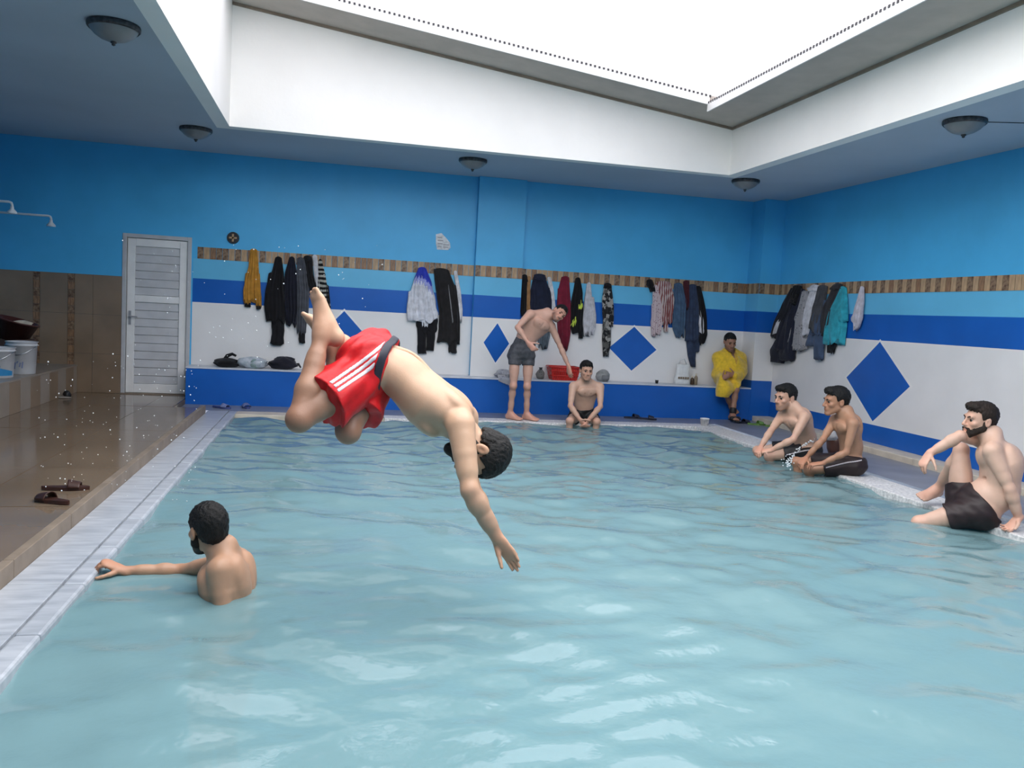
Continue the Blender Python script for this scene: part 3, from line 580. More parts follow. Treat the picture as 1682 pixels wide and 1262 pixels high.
 ('towel', 'towel', 'small pale lilac towel hanging alone at the end of the right wall row', 'R', [(473, 1414, 1420), (500, 1408, 1420), (525, 1402, 1417), (540, 1405, 1412)], ('lilac', (.5, .48, .54)), .06, 3, [('cloth_corner', [(515, 1402, 1408), (529, 1402, 1407)], None, .05)]),
]
GRP = {'B': 'clothes hung along the back wall', 'R': 'clothes hung along the right wall'}
for gi, (nm, cat, lab, wl, rows, fb, dep, nf, parts) in enumerate(G):
    fm_ = fabric(*fb); po = None
    if 'far end of the right wall' in lab: po = .21; dep = .10
    if 'longest garment on the right' in lab: po = .19; dep = .13
    if nm == 't_shirt':
        b_ = fabric('royal_dye', (.03, .05, .42)); b2 = fabric('lilac_dye', (.3, .33, .6))
        o = drape(nm, rows, wl, None, None, dep, nf, .004*(gi % 4), gi, N=80, M=70, mats=[fm_, b_, b2], band=lambda t, u: 1 if t < .17+.16*max(0, u)+.03*math.sin(17*u) else (2 if t < .27+.22*max(0, u)+.04*math.sin(23*u+2) else 0))
    else: o = drape(nm, rows, wl, fm_, None, dep, nf, .004*(gi % 4), gi, po=po)
    for k, (pn, pr_, pf, pd) in enumerate(parts):
        drape(pn, pr_, wl, fabric(*pf) if pf else fm_, o, pd+(.04 if po else 0), 2, .004*(gi % 4), gi*7+k, N=18, M=10, po=po)
    tag(o, lab, cat, GRP[wl])

# ------------------------------------------------------------------ things on the bench
def blob(name, cen, r, m, parent=None, seed=0, rough=.2, n=22, k=11, flat=0.0):
    rs = np.random.RandomState(seed); ph = rs.rand(6)*6.28; v = []; f = []
    for i in range(k+1):
        a = math.pi*i/k
        for j in range(n):
            q = 2*math.pi*j/n
            d = 1+rough*(math.sin(3*q+ph[0]+2*a)*.4+math.sin(5*q+ph[1]-3*a)*.3+math.sin(7*a+ph[2]+2*q)*.3)*math.sin(a)
            z = math.cos(a)
            z = max(z, -.75) if True else z
            v.append((cen[0]+r[0]*d*math.sin(a)*math.cos(q), cen[1]+r[1]*d*math.sin(a)*math.sin(q), cen[2]+r[2]*(z+.75)/1.75*(1+.25*rough*math.sin(4*q+ph[3])*math.sin(a))*2))
    for i in range(k):
        for j in range(n): f.append((i*n+j, (i+1)*n+j, (i+1)*n+(j+1) % n, i*n+(j+1) % n))
    return mesh_obj(name, v, f, m, parent, True)
YB = DB+.19
M_clear = mat('crinkled_clear_plastic', (.52, .55, .60), .25, .3, 14, .6, 40, col2=(.30, .36, .40))
def on_bench(px, py=None): p = U(px, 610, y=YB); return np.array([p[0], YB, BT])
p = on_bench(373); o = blob('bag', p, (.165, .12, .06), fabric('black_bag', BLK), None, 3, .35); tag(o, 'flat black bag with a raised handle at the left end of the bench', 'bag')
MB().tube([p+np.array((-.04, 0, .08)), p+np.array((-.0, 0, .15)), p+np.array((.06, 0, .175)), p+np.array((.11, 0, .15))], [.03, .026, .02, .015], 8).build('handle', fabric('black_bag', BLK), o, True)
p = on_bench(415); o = blob('plastic_bag', p, (.2, .13, .075), M_clear, None, 5, .3); tag(o, 'crumpled clear plastic bag between two black bundles on the bench', 'plastic bag')
blob('contents', p+np.array((.03, -.07, .0)), (.07, .06, .065), fabric('sage', (.24, .32, .31)), o, 6, .2)
p = on_bench(465); o = blob('clothes_bundle', p, (.165, .12, .085), fabric('navy_bundle', (.014, .014, .022)), None, 9, .45); tag(o, 'dark crumpled bundle of clothes on the bench behind the diver\'s shin', 'bundle')
MB().tube([p+np.array((.13, 0, .06)), p+np.array((.2, -.02, .075)), p+np.array((.23, -.03, .03))], [.02, .018, .012], 8).build('strap', M_black, o, True)
p = on_bench(826); o = blob('towel_heap', p+np.array((0, -.02, 0)), (.10, .14, .06), fabric('grey_check', (.40, .40, .43), 'dots', (.22, .22, .26)), None, 12, .5); tag(o, 'crumpled grey and white towel spilling over the bench edge', 'towel')
v = []
for i in range(8):
    for j in range(10):
        s_ = i/7; t_ = j/9; y_ = DB-.014-.012*math.sin(t_*9+s_*3)*t_-.006; v.append((p[0]-.10+.22*t_, min(y_, DB-.016) if s_ > .2 else DB+.06-.4*s_*.2, BT+.05-.045*min(1, s_*5)-.10*max(0, s_-.2)*(.5+t_)))
mesh_obj('hanging_corner', v, [(i*10+j, i*10+j+1, (i+1)*10+j+1, (i+1)*10+j) for i in range(7) for j in range(9)], fabric('grey_check', (.4, .4, .43)), o, True)
p = on_bench(888); o = blob('pouch', p, (.062, .06, .07), fabric('pouch_cloth', (.17, .16, .15), 'dots', (.04, .04, .04)), None, 14, .2); tag(o, 'small dark patterned drawstring pouch left of the red basket', 'pouch')
MB().lathe([(.03, .13), (.018, .145), (.032, .165), (.001, .16)], p, 12).build('drawstring_top', M_black, o, True)
# red basket
p = on_bench(925); e = empty('basket', p); tag(e, 'red plastic basket with slotted sides on the bench', 'basket')
M_redp = mat('red_basket_plastic', (.50, .025, .02), .35, .1, 10)
bw, bd, bh = .215, .14, .185
box('bottom', p[0]-bw*.82, p[0]+bw*.82, p[1]-bd*.8, p[1]+bd*.8, p[2], p[2]+.012, M_redp, e)
mb = MB()
for (x0, y0, x1, y1) in ((-1, -1, 1, -1), (1, -1, 1, 1), (1, 1, -1, 1), (-1, 1, -1, -1)):
    a = np.array((p[0]+x0*bw, p[1]+y0*bd, p[2]+bh)); b = np.array((p[0]+x1*bw, p[1]+y1*bd, p[2]+bh)); mb.tube([a, b], .014, 8)
mb.build('rim', M_redp, e, True)
for (x0, y0, x1, y1, n_) in ((-1, -1, 1, -1, 13), (1, 1, -1, 1, 13), (1, -1, 1, 1, 8), (-1, 1, -1, -1, 8)):
    for i in range(n_):
        t = (i+.5)/n_; cx, cy_ = x0+(x1-x0)*t, y0+(y1-y0)*t
        a = np.array((p[0]+cx*bw*.82, p[1]+cy_*bd*.8, p[2]+.006)); b = np.array((p[0]+cx*bw, p[1]+cy_*bd, p[2]+bh)); dx = np.array((x1-x0, y1-y0, 0.))/2; dx = dx/np.linalg.norm(dx)*.0115
        nn = np.array((y1-y0, -(x1-x0), 0.)); nn = nn/np.linalg.norm(nn)*.004
        v = [a-dx-nn, a+dx-nn, b+dx-nn, b-dx-nn, a-dx+nn, a+dx+nn, b+dx+nn, b-dx+nn]; mesh_obj('slat', v, [(3, 2, 1, 0), (4, 5, 6, 7), (0, 1, 5, 4), (1, 2, 6, 5), (2, 3, 7, 6), (3, 0, 4, 7)], M_redp, e)
for z_ in (.35, .7):
    mb = MB(); w2 = .82+.18*z_
    for (x0, y0, x1, y1) in ((-1, -1, 1, -1), (1, -1, 1, 1), (1, 1, -1, 1), (-1, 1, -1, -1)):
        mb.tube([(p[0]+x0*bw*w2, p[1]+y0*bd*w2, p[2]+bh*z_), (p[0]+x1*bw*w2, p[1]+y1*bd*w2, p[2]+bh*z_)], .009, 6)
    mb.build('hoop', M_redp, e, True)
o = blob('folded_clothes', p+np.array((0, 0, .012)), (.15, .09, .06), fabric('dark_red_cloth', (.22, .02, .02)), None, 31, .3); tag(o, 'dark red clothes lying inside the red basket', 'clothes')
p = on_bench(991); o = blob('grey_bag', p, (.10, .1, .088), fabric('grey_bag_cloth', (.27, .28, .28)), None, 17, .22); tag(o, 'grey soft bag behind the seated young man\'s shoulder', 'bag')
box('bag_pocket', p[0]-.05, p[0]+.06, p[1]-.115, p[1]-.08, p[2]+.03, p[2]+.1, fabric('grey_pocket', (.17, .175, .18)), o, .012)
# white carrier bag, bottles, cup
p = on_bench(1121); e = empty('carrier_bag', p); tag(e, 'white printed plastic carrier bag standing on the bench below the jeans', 'carrier bag')
v = []; H_ = .30
for i in range(9):
    t = i/8; w_ = .115-.018*t+.006*math.sin(t*7); d_ = .06-.035*t
    for j in range(20):
        a = 2*math.pi*j/20; cx = math.copysign(abs(math.cos(a))**.5, math.cos(a)); sy_ = math.copysign(abs(math.sin(a))**.6, math.sin(a))
        v.append((p[0]+w_*cx+.004*math.sin(9*t+j), p[1]+d_*sy_+.005*math.sin(6*t+2*j), p[2]+H_*t+.008*math.sin(j*2)*(t > .9)))
mesh_obj('bag_body', v, [(i*20+j, i*20+(j+1) % 20, (i+1)*20+(j+1) % 20, (i+1)*20+j) for i in range(8) for j in range(20)]+[tuple(range(20))[::-1]], mat('white_bag_plastic', (.66, .67, .66), .3, .06, 20, .3, 30), e, True)
MB().tube([p+np.array((-.07, 0, H_-.01)), p+np.array((-.05, 0, H_+.06)), p+np.array((.02, .0, H_+.085)), p+np.array((.06, 0, H_))], .010, 8).build('handle', mat('white_bag_plastic', (.66, .67, .66)), e, True)
for i in range(5): box('print_mark', p[0]-.085+i*.036, p[0]-.062+i*.036, p[1]-.066, p[1]-.052, p[2]+.085, p[2]+.115, mat('brown_print', (.2, .15, .1), .5), e)
for i, (px, col, h_, lb) in enumerate(((1138, (.06, .035, .02), .13, 'small dark brown bottle beside the white carrier bag'), (1144, (.24, .19, .13), .17, 'taller olive brown bottle beside the white carrier bag'))):
    p = on_bench(px); e = empty('bottle', p); tag(e, lb, 'bottle', 'bottles on the bench')
    m = mat('bottle_plastic_%s' % 'ab'[i], col, .25, .1)
    MB().lathe([(.001, 0), (.024, 0), (.026, .006), (.026, h_*.62), (.02, h_*.74), (.011, h_*.82), (.011, h_*.86)], p, 16).build('bottle_body', m, e, True)
    MB().lathe([(.013, h_*.84), (.013, h_), (.001, h_)], p, 14).build('cap', mat('cream_cap', (.5, .45, .35), .4), e, True)
p = on_bench(1080); e = empty('small_cup', p); tag(e, 'tiny dark cup with a pale rim alone on the bench edge', 'cup')
MB().lathe([(.001, 0), (.02, 0), (.026, .05), (.022, .05), (.018, .006), (.001, .006)], p, 16).build('cup_body', M_black, e, True); MB().lathe([(.022, .05), (.028, .05), (.028, .062), (.022, .062), (.022, .05)], p, 16).build('rim', M_bwhite, e, True)
p = on_bench(672); o = blob('black_sponge_bag', p, (.06, .06, .05), fabric('black_bag', BLK), None, 21, .2); tag(o, 'small black wash bag on the bench, half hidden by the diver\'s waist', 'bag')
# ------------------------------------------------------------------ buckets on the ledge
def bucket(c, r, h, label, wave):
    e = empty('bucket', c); tag(e, label, 'bucket', 'white buckets on the tiled ledge')
    m = mat('white_bucket_plastic', (.50, .51, .53), .35, .06, 10)
    MB().lathe([(.001, 0), (r*.86, 0), (r*.88, .005), (r*.985, h*.86), (r*1.06, h*.87), (r*1.06, h*.90), (r*.99, h*.905), (r*1.0, h*.97), (r*1.05, h*.975), (r*1.05, h), (r*.96, h), (r*.84, .01), (.001, .01)], c, 32).build('bucket_body', m, e, True)
    pts = [c+np.array((r*1.05*math.cos(a), r*1.05*math.sin(a)-0, h*.88-.10*math.sin(a*1.0)**2)) for a in np.linspace(math.pi, 2*math.pi, 15)]
    MB().tube(pts, .004, 6).build('handle', M_chrome, e, True)
    mb = MB(); n_ = 26
    for i in range(n_):
        a0, a1 = -math.pi*.95+math.pi*.9*i/n_, -math.pi*.95+math.pi*.9*(i+1)/n_
        def rr(z): return r*.88+(r*.985-r*.88)*z/(h*.86)+.0015
        za, zb2 = (h*(.22+.30*wave*(1-i/n_)), h*(.22+.30*wave*(1-(i+1)/n_))) if wave else (h*.3, h*.3)
        z0 = h*.08
        mb.add([c+np.array((rr(z)*math.cos(a), rr(z)*math.sin(a), z)) for a, z in ((a0, z0), (a1, z0), (a1, zb2), (a0, za))], [(0, 1, 2, 3)])
    if wave: mb.build('blue_label', mat('blue_label_print', (.03, .24, .5), .35, .1), e)
    mk = mat('blue_grey_print', (.17, .2, .33), .4)
    for i in range(9):
        a = -math.pi*.82+i*.17; z = h*(.32+.06*math.sin(i*2.3)); q = c+np.array((rr(z)*math.cos(a), rr(z)*math.sin(a), z)); t_ = np.array((-math.sin(a), math.cos(a), 0))*.011; u_ = np.array((0, 0, .012+.012*(i % 3)))
        mesh_obj('letter_mark', [q-t_-u_, q+t_*.3-u_, q+t_+u_, q-t_*.3+u_], [(0, 1, 2, 3)], mk, e)
bucket(np.array((-3.36, 10.17, LZ)), .155, .36, 'white bucket with grey print standing behind the blue-labelled bucket', 0)
bucket(np.array((-3.41, 9.66, LZ)), .15, .32, 'white bucket with a blue wave label at the left frame edge', 1)
p = np.array((-3.62, 10.62, LZ)); e = empty('basin', p); tag(e, 'dark maroon basin tipped behind the buckets', 'basin')
o = MB().lathe([(.001, 0), (.16, 0), (.23, .22), (.245, .22), (.245, .235), (.22, .235), (.15, .015), (.001, .015)], p, 30).build('basin_body', mat('maroon_plastic', (.06, .018, .014), .35), e, True)
o.matrix_world = Matrix.Translation(p+np.array((0, 0, .35))) @ Matrix.Rotation(.25, 4, 'Y') @ Matrix.Translation(-p)
box('stand', p[0]-.2, p[0]+.2, p[1]-.15, p[1]+.15, p[2], p[2]+.36, mat('dark_crate_plastic', (.05, .03, .025), .5), e, .01)
blob('wet_cloth', p+np.array((.13, -.05, .50)), (.11, .08, .04), fabric('cream_cloth', (.5, .45, .36)), e, 4, .3)
p = np.array((-3.13, 11.0, BFZ)); o = blob('rubber_plug', p, (.045, .04, .045), M_black, None, 2, .3); tag(o, 'small black rubber lump on the wet floor by the ledge', 'plug'); blob('pale_base', p+np.array((-.03, -.05, 0)), (.09, .05, .012), mat('pale_rubber', (.3, .27, .24), .5), o, 3, .1)
# ------------------------------------------------------------------ footwear
def slipper(loc, rz, m, label, cat='slipper', group=None, L=.27, strap=True, tilt=0, m2=None):
    e = empty('slipper', loc, rz); tag(e, label, cat, group)
    n_ = 26; v = []; f = []
    prof = []
    for i in range(n_):
        a = 2*math.pi*i/n_; c_, s_ = math.cos(a), math.sin(a); wx = (.044 if c_ > 0 else .036)+.006*c_; prof.append((L/2*c_, wx*s_))
    for z in (0, .022):
        for q in prof: v.append((q[0], q[1], z+.01*max(0, -q[0]/L)))
    f = [tuple(range(n_))[::-1], tuple(range(n_, 2*n_))]+[(i, (i+1) % n_, n_+(i+1) % n_, n_+i) for i in range(n_)]
    o = mesh_obj('sole', v, f, m, None); o.parent = e
    v = []; nu, nv = 9, 13
    for i in range(nu):
        x_ = .015+.075*i/(nu-1)
        for j in range(nv):
            a = math.pi*j/(nv-1); r_ = .047; v.append((x_, r_*math.cos(a), .018+(.045-.018*i/(nu-1))*math.sin(a)))
    fs = [(i*nv+j, i*nv+j+1, (i+1)*nv+j+1, (i+1)*nv+j) for i in range(nu-1) for j in range(nv-1)]
    o = mesh_obj('strap', v, fs, m2 or m, None, True); o.parent = e; md = o.modifiers.new('t', 'SOLIDIFY'); md.thickness = .006; md.offset = 1
    return e
M_blues = mat('blue_slipper_foam', (.055, .075, .22), .5, .2, 20); M_blues2 = mat('light_blue_slipper_strap', (.16, .19, .36), .5, .2, 30)
M_brown = mat('brown_sandal_leather', (.045, .018, .013), .4, .2, 20); M_navys = mat('navy_sandal', (.015, .018, .035), .5); M_green = mat('green_sandal', (.13, .25, .06), .5, .2, 20)
slipper(U(364, 671, z=0), -.5, M_blues, 'blue slipper, left one of the pair on the deck below the bench', group='blue slippers', m2=M_blues2)
slipper(U(403, 670, z=0), -1.2, M_blues, 'blue slipper, right one of the pair on the deck below the bench', group='blue slippers', m2=M_blues2)
q = U(86, 826, z=BFZ); slipper((q[0], q[1], BFZ+.001), 2.6, M_brown, 'brown sandal lying nearer the camera on the wet floor', 'sandal', 'brown sandals')
q = U(116, 805, z=BFZ); slipper((q[0]-.03, q[1], BFZ+.001), .1, M_brown, 'brown sandal lying nearer the curb on the wet floor', 'sandal', 'brown sandals', L=.29)
q = U(1030, 684, z=0); slipper((q[0], DB-.16, 0), .1, M_navys, 'navy sandal on the deck, left of its pair below the bench', 'sandal', 'navy sandals')
q = U(1043, 685, z=0); slipper((q[0]+.08, DB-.26, 0), -.3, M_navys, 'navy sandal on the deck, right of its pair below the bench', 'sandal', 'navy sandals')
for i, (x_, y_, rz, m, lb) in enumerate(((5.86, 10.9, .2, M_navys, 'dark sandal left of the green sandals under the bench end'), (6.0, 10.75, -.1, M_green, 'green sandal at the foot of the corner pillar, left of two'), (6.17, 10.62, .3, M_green, 'green sandal at the foot of the corner pillar, right of two'))): slipper((x_, y_, 0), rz, m, lb, 'sandal', 'sandals by the corner pillar')
p = U(1157, 699, z=0); e = empty('paper_cup', p); tag(e, 'white cup standing on the pool corner coping', 'cup')
MB().lathe([(.001, 0), (.05, 0), (.062, .09), (.066, .09), (.066, .1), (.058, .1), (.046, .006), (.001, .006)], p, 22).build('cup_body', M_bwhite, e, True)
for i in range(2): box('print_mark', p[0]-.03+i*.035, p[0]-.012+i*.035, p[1]-.066, p[1]-.05, .035, .065, mat('grey_print', (.36, .36, .38)), e)
# plastic bag with brown contents behind the tanned boy
p = np.array((5.66, 8.35, 0)); e = empty('water_bag', p); tag(e, 'clear crumpled bag over a brown jar behind the tanned boy', 'bag')
M_wbag = mat('clear_wet_plastic', (.48, .47, .47), .2, .3, 20, .8, 40, col2=(.26, .27, .29))
MB().lathe([(.001, 0), (.06, 0), (.085, .06), (.10, .16), (.09, .2), (.001, .2)], p, 20).build('jar', mat('brown_jar', (.07, .03, .022), .3, .15), e, True)
blob('bag_body', p+np.array((0, 0, .15)), (.13, .11, .11), M_wbag, e, 8, .3)
# ------------------------------------------------------------------ flying water drops
mb = MB(); rs = np.random.RandomState(3)
def drop(px, py, d, r): mb.sphere(U(px, py, d=d), r, 6, 4)
for i in range(210):
    px = rs.uniform(60, 330) if i < 150 else rs.uniform(330, 640); py = rs.uniform(580, 830) if i < 150 else rs.uniform(400, 600)
    drop(px, py, rs.uniform(4.2, 5.6), rs.uniform(.0016, .0042))
for i in range(40): drop(rs.uniform(200, 320), rs.uniform(380, 660), rs.uniform(4, 5.5), rs.uniform(.0015, .0035))
for i in range(60):
    t = i/59; drop(1292+46*t+rs.normal(0, 1.2), 762-38*t-8*math.sin(t*3.1)+rs.normal(0, 1.2), 8.25+.5*t, rs.uniform(.004, .009))
for i in range(40): drop(1296+rs.normal(0, 4), 760+rs.normal(0, 5), 8.2, rs.uniform(.004, .009))
m = mat('water_drop', (.75, .78, .8), .05, .02, spec=.8)
o = mb.build('water_drops', m, None, True); tag(o, 'spray of small water drops flying around the diver and the seated boys', 'spray', kind='stuff')
# ------------------------------------------------------------------ bodies: smooth distance fields turned into one surface
def nrm(v): v = np.asarray(v, float); return v/(np.linalg.norm(v)+1e-12)
def lerp(a, b, t): return np.asarray(a, float)*(1-t)+np.asarray(b, float)*t
def smin(a, b, k):
    h = np.maximum(k-np.abs(a-b), 0)/k
    return np.minimum(a, b)-h*h*k*.25
def cone(a, b, ra, rb):
    a = np.asarray(a, float); b = np.asarray(b, float); ab = b-a; L2 = max(ab@ab, 1e-9); R = max(ra, rb)
    def fn(x, y, z):
        px, py, pz = x-a[0], y-a[1], z-a[2]
        t = np.clip((px*ab[0]+py*ab[1]+pz*ab[2])/L2, 0, 1)
        return np.sqrt((px-t*ab[0])**2+(py-t*ab[1])**2+(pz-t*ab[2])**2)-(ra+(rb-ra)*t)
    return (np.minimum(a, b)-R, np.maximum(a, b)+R, fn)
def econe(a, b, ra, rb, w, s0, s1=None):
    a = np.asarray(a, float); b = np.asarray(b, float); ab = b-a; L2 = max(ab@ab, 1e-9); R = max(ra, rb)*max(1, s0, s1 or 0); w = nrm(w); s1 = s0 if s1 is None else s1
    def fn(x, y, z):
        px, py, pz = x-a[0], y-a[1], z-a[2]
        t = np.clip((px*ab[0]+py*ab[1]+pz*ab[2])/L2, 0, 1)
        dx, dy, dz = px-t*ab[0], py-t*ab[1], pz-t*ab[2]
        c = dx*w[0]+dy*w[1]+dz*w[2]; s = s0+(s1-s0)*t
        return np.sqrt(np.maximum(dx*dx+dy*dy+dz*dz-c*c, 0)+(c/s)**2)-(ra+(rb-ra)*t)
    return (np.minimum(a, b)-R, np.maximum(a, b)+R, fn)
def ell(c, ax, r):
    c = np.asarray(c, float); A = np.array([nrm(q) for q in ax]); r = np.asarray(r, float); R = r.max()
    def fn(x, y, z):
        px, py, pz = x-c[0], y-c[1], z-c[2]; k0 = 0; k1 = 0
        for i in range(3):
            q = px*A[i, 0]+py*A[i, 1]+pz*A[i, 2]
            k0 = k0+(q/r[i])**2; k1 = k1+(q/r[i]**2)**2
        k0 = np.sqrt(k0); return k0*(k0-1)/np.sqrt(np.maximum(k1, 1e-8))
    return (c-R, c+R, fn)
class Grid:
    def __init__(s, lo, hi, h):
        s.h = h; s.lo = np.asarray(lo, float)-3*h; s.n = np.ceil((np.asarray(hi, float)+3*h-s.lo)/h).astype(int)+1
        s.ax = [(s.lo[i]+h*np.arange(s.n[i])).astype(np.float32) for i in range(3)]
        s.F = np.full(tuple(s.n), 1., np.float32)
    def sl(s, lo, hi, pad):
        a = np.clip(np.floor((np.asarray(lo)-pad-s.lo)/s.h).astype(int), 0, s.n-1); b = np.clip(np.ceil((np.asarray(hi)+pad-s.lo)/s.h).astype(int)+1, a+1, s.n)
        return tuple(slice(int(a[i]), int(b[i])) for i in range(3))
    def xyz(s, sl): return s.ax[0][sl[0]][:, None, None], s.ax[1][sl[1]][None, :, None], s.ax[2][sl[2]][None, None, :]
    def group(s, prims, k, anchor=None, km=None, post=None, fall=.13):
        """prims: (lo,hi,fn[,k[,sub]]) blended together, then merged into the field"""
        lo = np.min([p[0] for p in prims if len(p) < 5], 0); hi = np.max([p[1] for p in prims if len(p) < 5], 0)
        S = s.sl(lo, hi, .05); o = [q.start for q in S]; T = np.full(tuple(q.stop-q.start for q in S), 1., np.float32)
        for p in prims:
            kk = p[3] if len(p) > 3 and p[3] else k
            q = s.sl(p[0], p[1], .05); q = tuple(slice(max(q[i].start, S[i].start), min(q[i].stop, S[i].stop)) for i in range(3))
            if any(x.stop <= x.start for x in q): continue
            d = p[2](*s.xyz(q)); t = tuple(slice(q[i].start-o[i], q[i].stop-o[i]) for i in range(3))
            if len(p) > 4: T[t] = -smin(-T[t], d, kk)
            else: T[t] = smin(T[t], d, kk)
        if post is not None: T = post(T, *s.xyz(S))
        if anchor is not None:
            x, y, z = s.xyz(S); dd = np.sqrt((x-anchor[0])**2+(y-anchor[1])**2+(z-anchor[2])**2)
            kk = .005+(km or .04)*np.exp(-(dd/fall)**2)
        else: kk = km or k
        s.F[S] = smin(s.F[S], T, kk)
    def mesh(s):
        F = s.F; I = F < 0
        c = I[:-1, :-1, :-1].astype(np.int8)
        for d in ((1, 0, 0), (0, 1, 0), (0, 0, 1), (1, 1, 0), (1, 0, 1), (0, 1, 1), (1, 1, 1)):
            c += I[d[0]:I.shape[0]-1+d[0], d[1]:I.shape[1]-1+d[1], d[2]:I.shape[2]-1+d[2]]
        act = np.argwhere((c > 0) & (c < 8)); N = len(act)
        ids = np.full(c.shape, -1, np.int32); ids[act[:, 0], act[:, 1], act[:, 2]] = np.arange(N)
        cor = [(i, j, k) for i in (0, 1) for j in (0, 1) for k in (0, 1)]
        val = np.stack([F[act[:, 0]+a, act[:, 1]+b, act[:, 2]+d] for a, b, d in cor], 1)
        P = np.zeros((N, 3)); W = np.zeros(N)
        for i in range(8):
            for ax in range(3):
                if cor[i][ax]: continue
                e = list(cor[i]); e[ax] = 1; j = cor.index(tuple(e))
                va, vb = val[:, i], val[:, j]; X_ = (va < 0) != (vb < 0)
                t = np.where(X_, va/np.where(va == vb, 1, va-vb), 0); q = np.array(cor[i], float)[None]+t[:, None]*np.eye(3)[ax][None]
                P += q*X_[:, None]; W += X_
        P = s.lo+s.h*(act+P/W[:, None])
        faces = []
        for ax in range(3):
            o1, o2 = [(1, 2), (2, 0), (0, 1)][ax]
            a = [slice(None)]*3; b = [slice(None)]*3; a[ax] = slice(0, -1); b[ax] = slice(1, None)
            A, B = I[tuple(a)], I[tuple(b)]
            for flag in (0, 1):
                E = np.argwhere((A & ~B) if flag == 0 else (~A & B))
                E = E[(E[:, o1] > 0) & (E[:, o2] > 0)]
                def g(d1, d2):
                    q = E.copy(); q[:, o1] -= d1; q[:, o2] -= d2
                    q = np.minimum(q, np.array(ids.shape)-1); return ids[q[:, 0], q[:, 1], q[:, 2]]
                f = np.stack([g(1, 1), g(0, 1), g(0, 0), g(1, 0)], 1)
                if flag: f = f[:, ::-1]
                faces.append(f[(f >= 0).all(1)])
        return P, np.concatenate(faces)
def relax(P, Fq, it=2, lam=.5):
    for _ in range(it):
        A = np.zeros_like(P); C = np.zeros(len(P))
        for i in range(4):
            a, b = Fq[:, i], Fq[:, (i+1) % 4]
            for d in range(3):
                A[:, d] += np.bincount(a, P[b, d], len(P))
            C += np.bincount(a, minlength=len(P))
        P = P*(1-lam)+lam*A/np.maximum(C, 1)[:, None]
    return P
def fieldmesh(groups, h, name, m, parent=None, cut=None, wrinkle=None, paint=None, sm=1, attr='skin', keep=False):
    """groups: list of dict(prims,k,anchor,km,post)"""
    ps = [p for g in groups for p in g['prims'] if len(p) < 5]
    G = Grid(np.min([p[0] for p in ps], 0)-.01, np.max([p[1] for p in ps], 0)+.01, h)
    for g in groups: G.group(g['prims'], g.get('k', .03), g.get('anchor'), g.get('km'), g.get('post'), g.get('fall', .13))
    S = tuple(slice(0, int(q)) for q in G.n); xyz = G.xyz(S)
    if wrinkle: G.F += wrinkle(*xyz).astype(np.float32)
    if cut: G.F = np.maximum(G.F, cut(G.F, *xyz).astype(np.float32))
    P, Fq = G.mesh()
    if keep:    # keep the largest connected piece only
        lab = np.arange(len(P))
        while True:
            mn = lab[Fq].min(1); new = lab.copy()
            for i_ in range(4): np.minimum.at(new, Fq[:, i_], mn)
            new = new[new]
            if (new == lab).all(): break
            lab = new
        u_, c_ = np.unique(lab, return_counts=True); ok = lab == u_[c_.argmax()]; Fq = Fq[ok[Fq[:, 0]]]; ix = np.cumsum(ok)-1; P = P[ok]; Fq = ix[Fq]
    if sm: P = relax(P, Fq, sm)
    cols = paint(P) if paint else None
    return np_mesh(name, P, Fq, m, parent, True, cols, attr)

# ---- anatomy
def hand_prims(wr, d, n, side, s=1, curl=.35, spread=0., thumb=.5):
    d = nrm(d); n = nrm(np.asarray(n)-d*(np.asarray(n)@d)); u = np.cross(d, n)*(1 if side == 'R' else -1)
    wr = np.asarray(wr, float); out = []
    out.append(econe(wr-.01*s*d, wr+.03*s*d, .028*s, .034*s, n, .68, .55)+(.012,))
    out.append(econe(wr+.025*s*d, wr+.082*s*d, .035*s, .041*s, n, .52, .36)+(.012,))
    cu = curl if hasattr(curl, '__len__') else [curl*.8, curl, curl*1.08, curl*1.15]
    for i, (off, L, r) in enumerate(((.031, .072, .0092), (.0105, .081, .0096), (-.0105, .074, .0092), (-.030, .058, .0082))):
        b = wr+.088*s*d+u*off*s-(.004*s*d if i in (0, 2) else (.012*s*d if i == 3 else 0)); ang = 0; dd = nrm(d+u*(spread*(1.5-i)))
        for j, (fr, kb) in enumerate(((.44, .8), (.31, 1.2), (.25, .8))):
            ang += cu[i]*kb; dv = dd*math.cos(ang)+n*math.sin(ang); e = b+dv*L*fr*s
            out.append(cone(b, e, (r-.0006*j)*s, (r-.0006*(j+1))*s)+(.004,)); b = e
    b = wr+.02*s*d+u*.022*s+n*.006*s; dv = nrm(.62*d+.72*u*thumb/.5+.35*n)
    for j, (L, r) in enumerate(((.046, .0145), (.034, .0112), (.027, .0098))):
        e = b+dv*L*s; out.append(cone(b, e, r*s, (r-.0018)*s)+(.008 if j == 0 else .004,)); b = e; dv = nrm(dv+.28*d+.18*n)
    return out
def arm_prims(sh, el, wr, s=1, m=1.):
    sh, el, wr = map(lambda q: np.asarray(q, float), (sh, el, wr))
    L = .5*np.linalg.norm(el-sh)+.5*np.linalg.norm(wr-el)
    out = [cone(sh, lerp(sh, el, .4), .059*s*m, .050*s*m), cone(lerp(sh, el, .2), lerp(sh, el, .7), .048*s*m, .044*s*m), cone(lerp(sh, el, .5), el, .044*s*m, .037*s*m),
           cone(el, lerp(el, wr, .3), .038*s*m, .0425*s*m), cone(lerp(el, wr, .25), lerp(el, wr, .7), .042*s*m, .032*s*m), cone(lerp(el, wr, .6), wr, .033*s*m, .0275*s*m)]
    return out
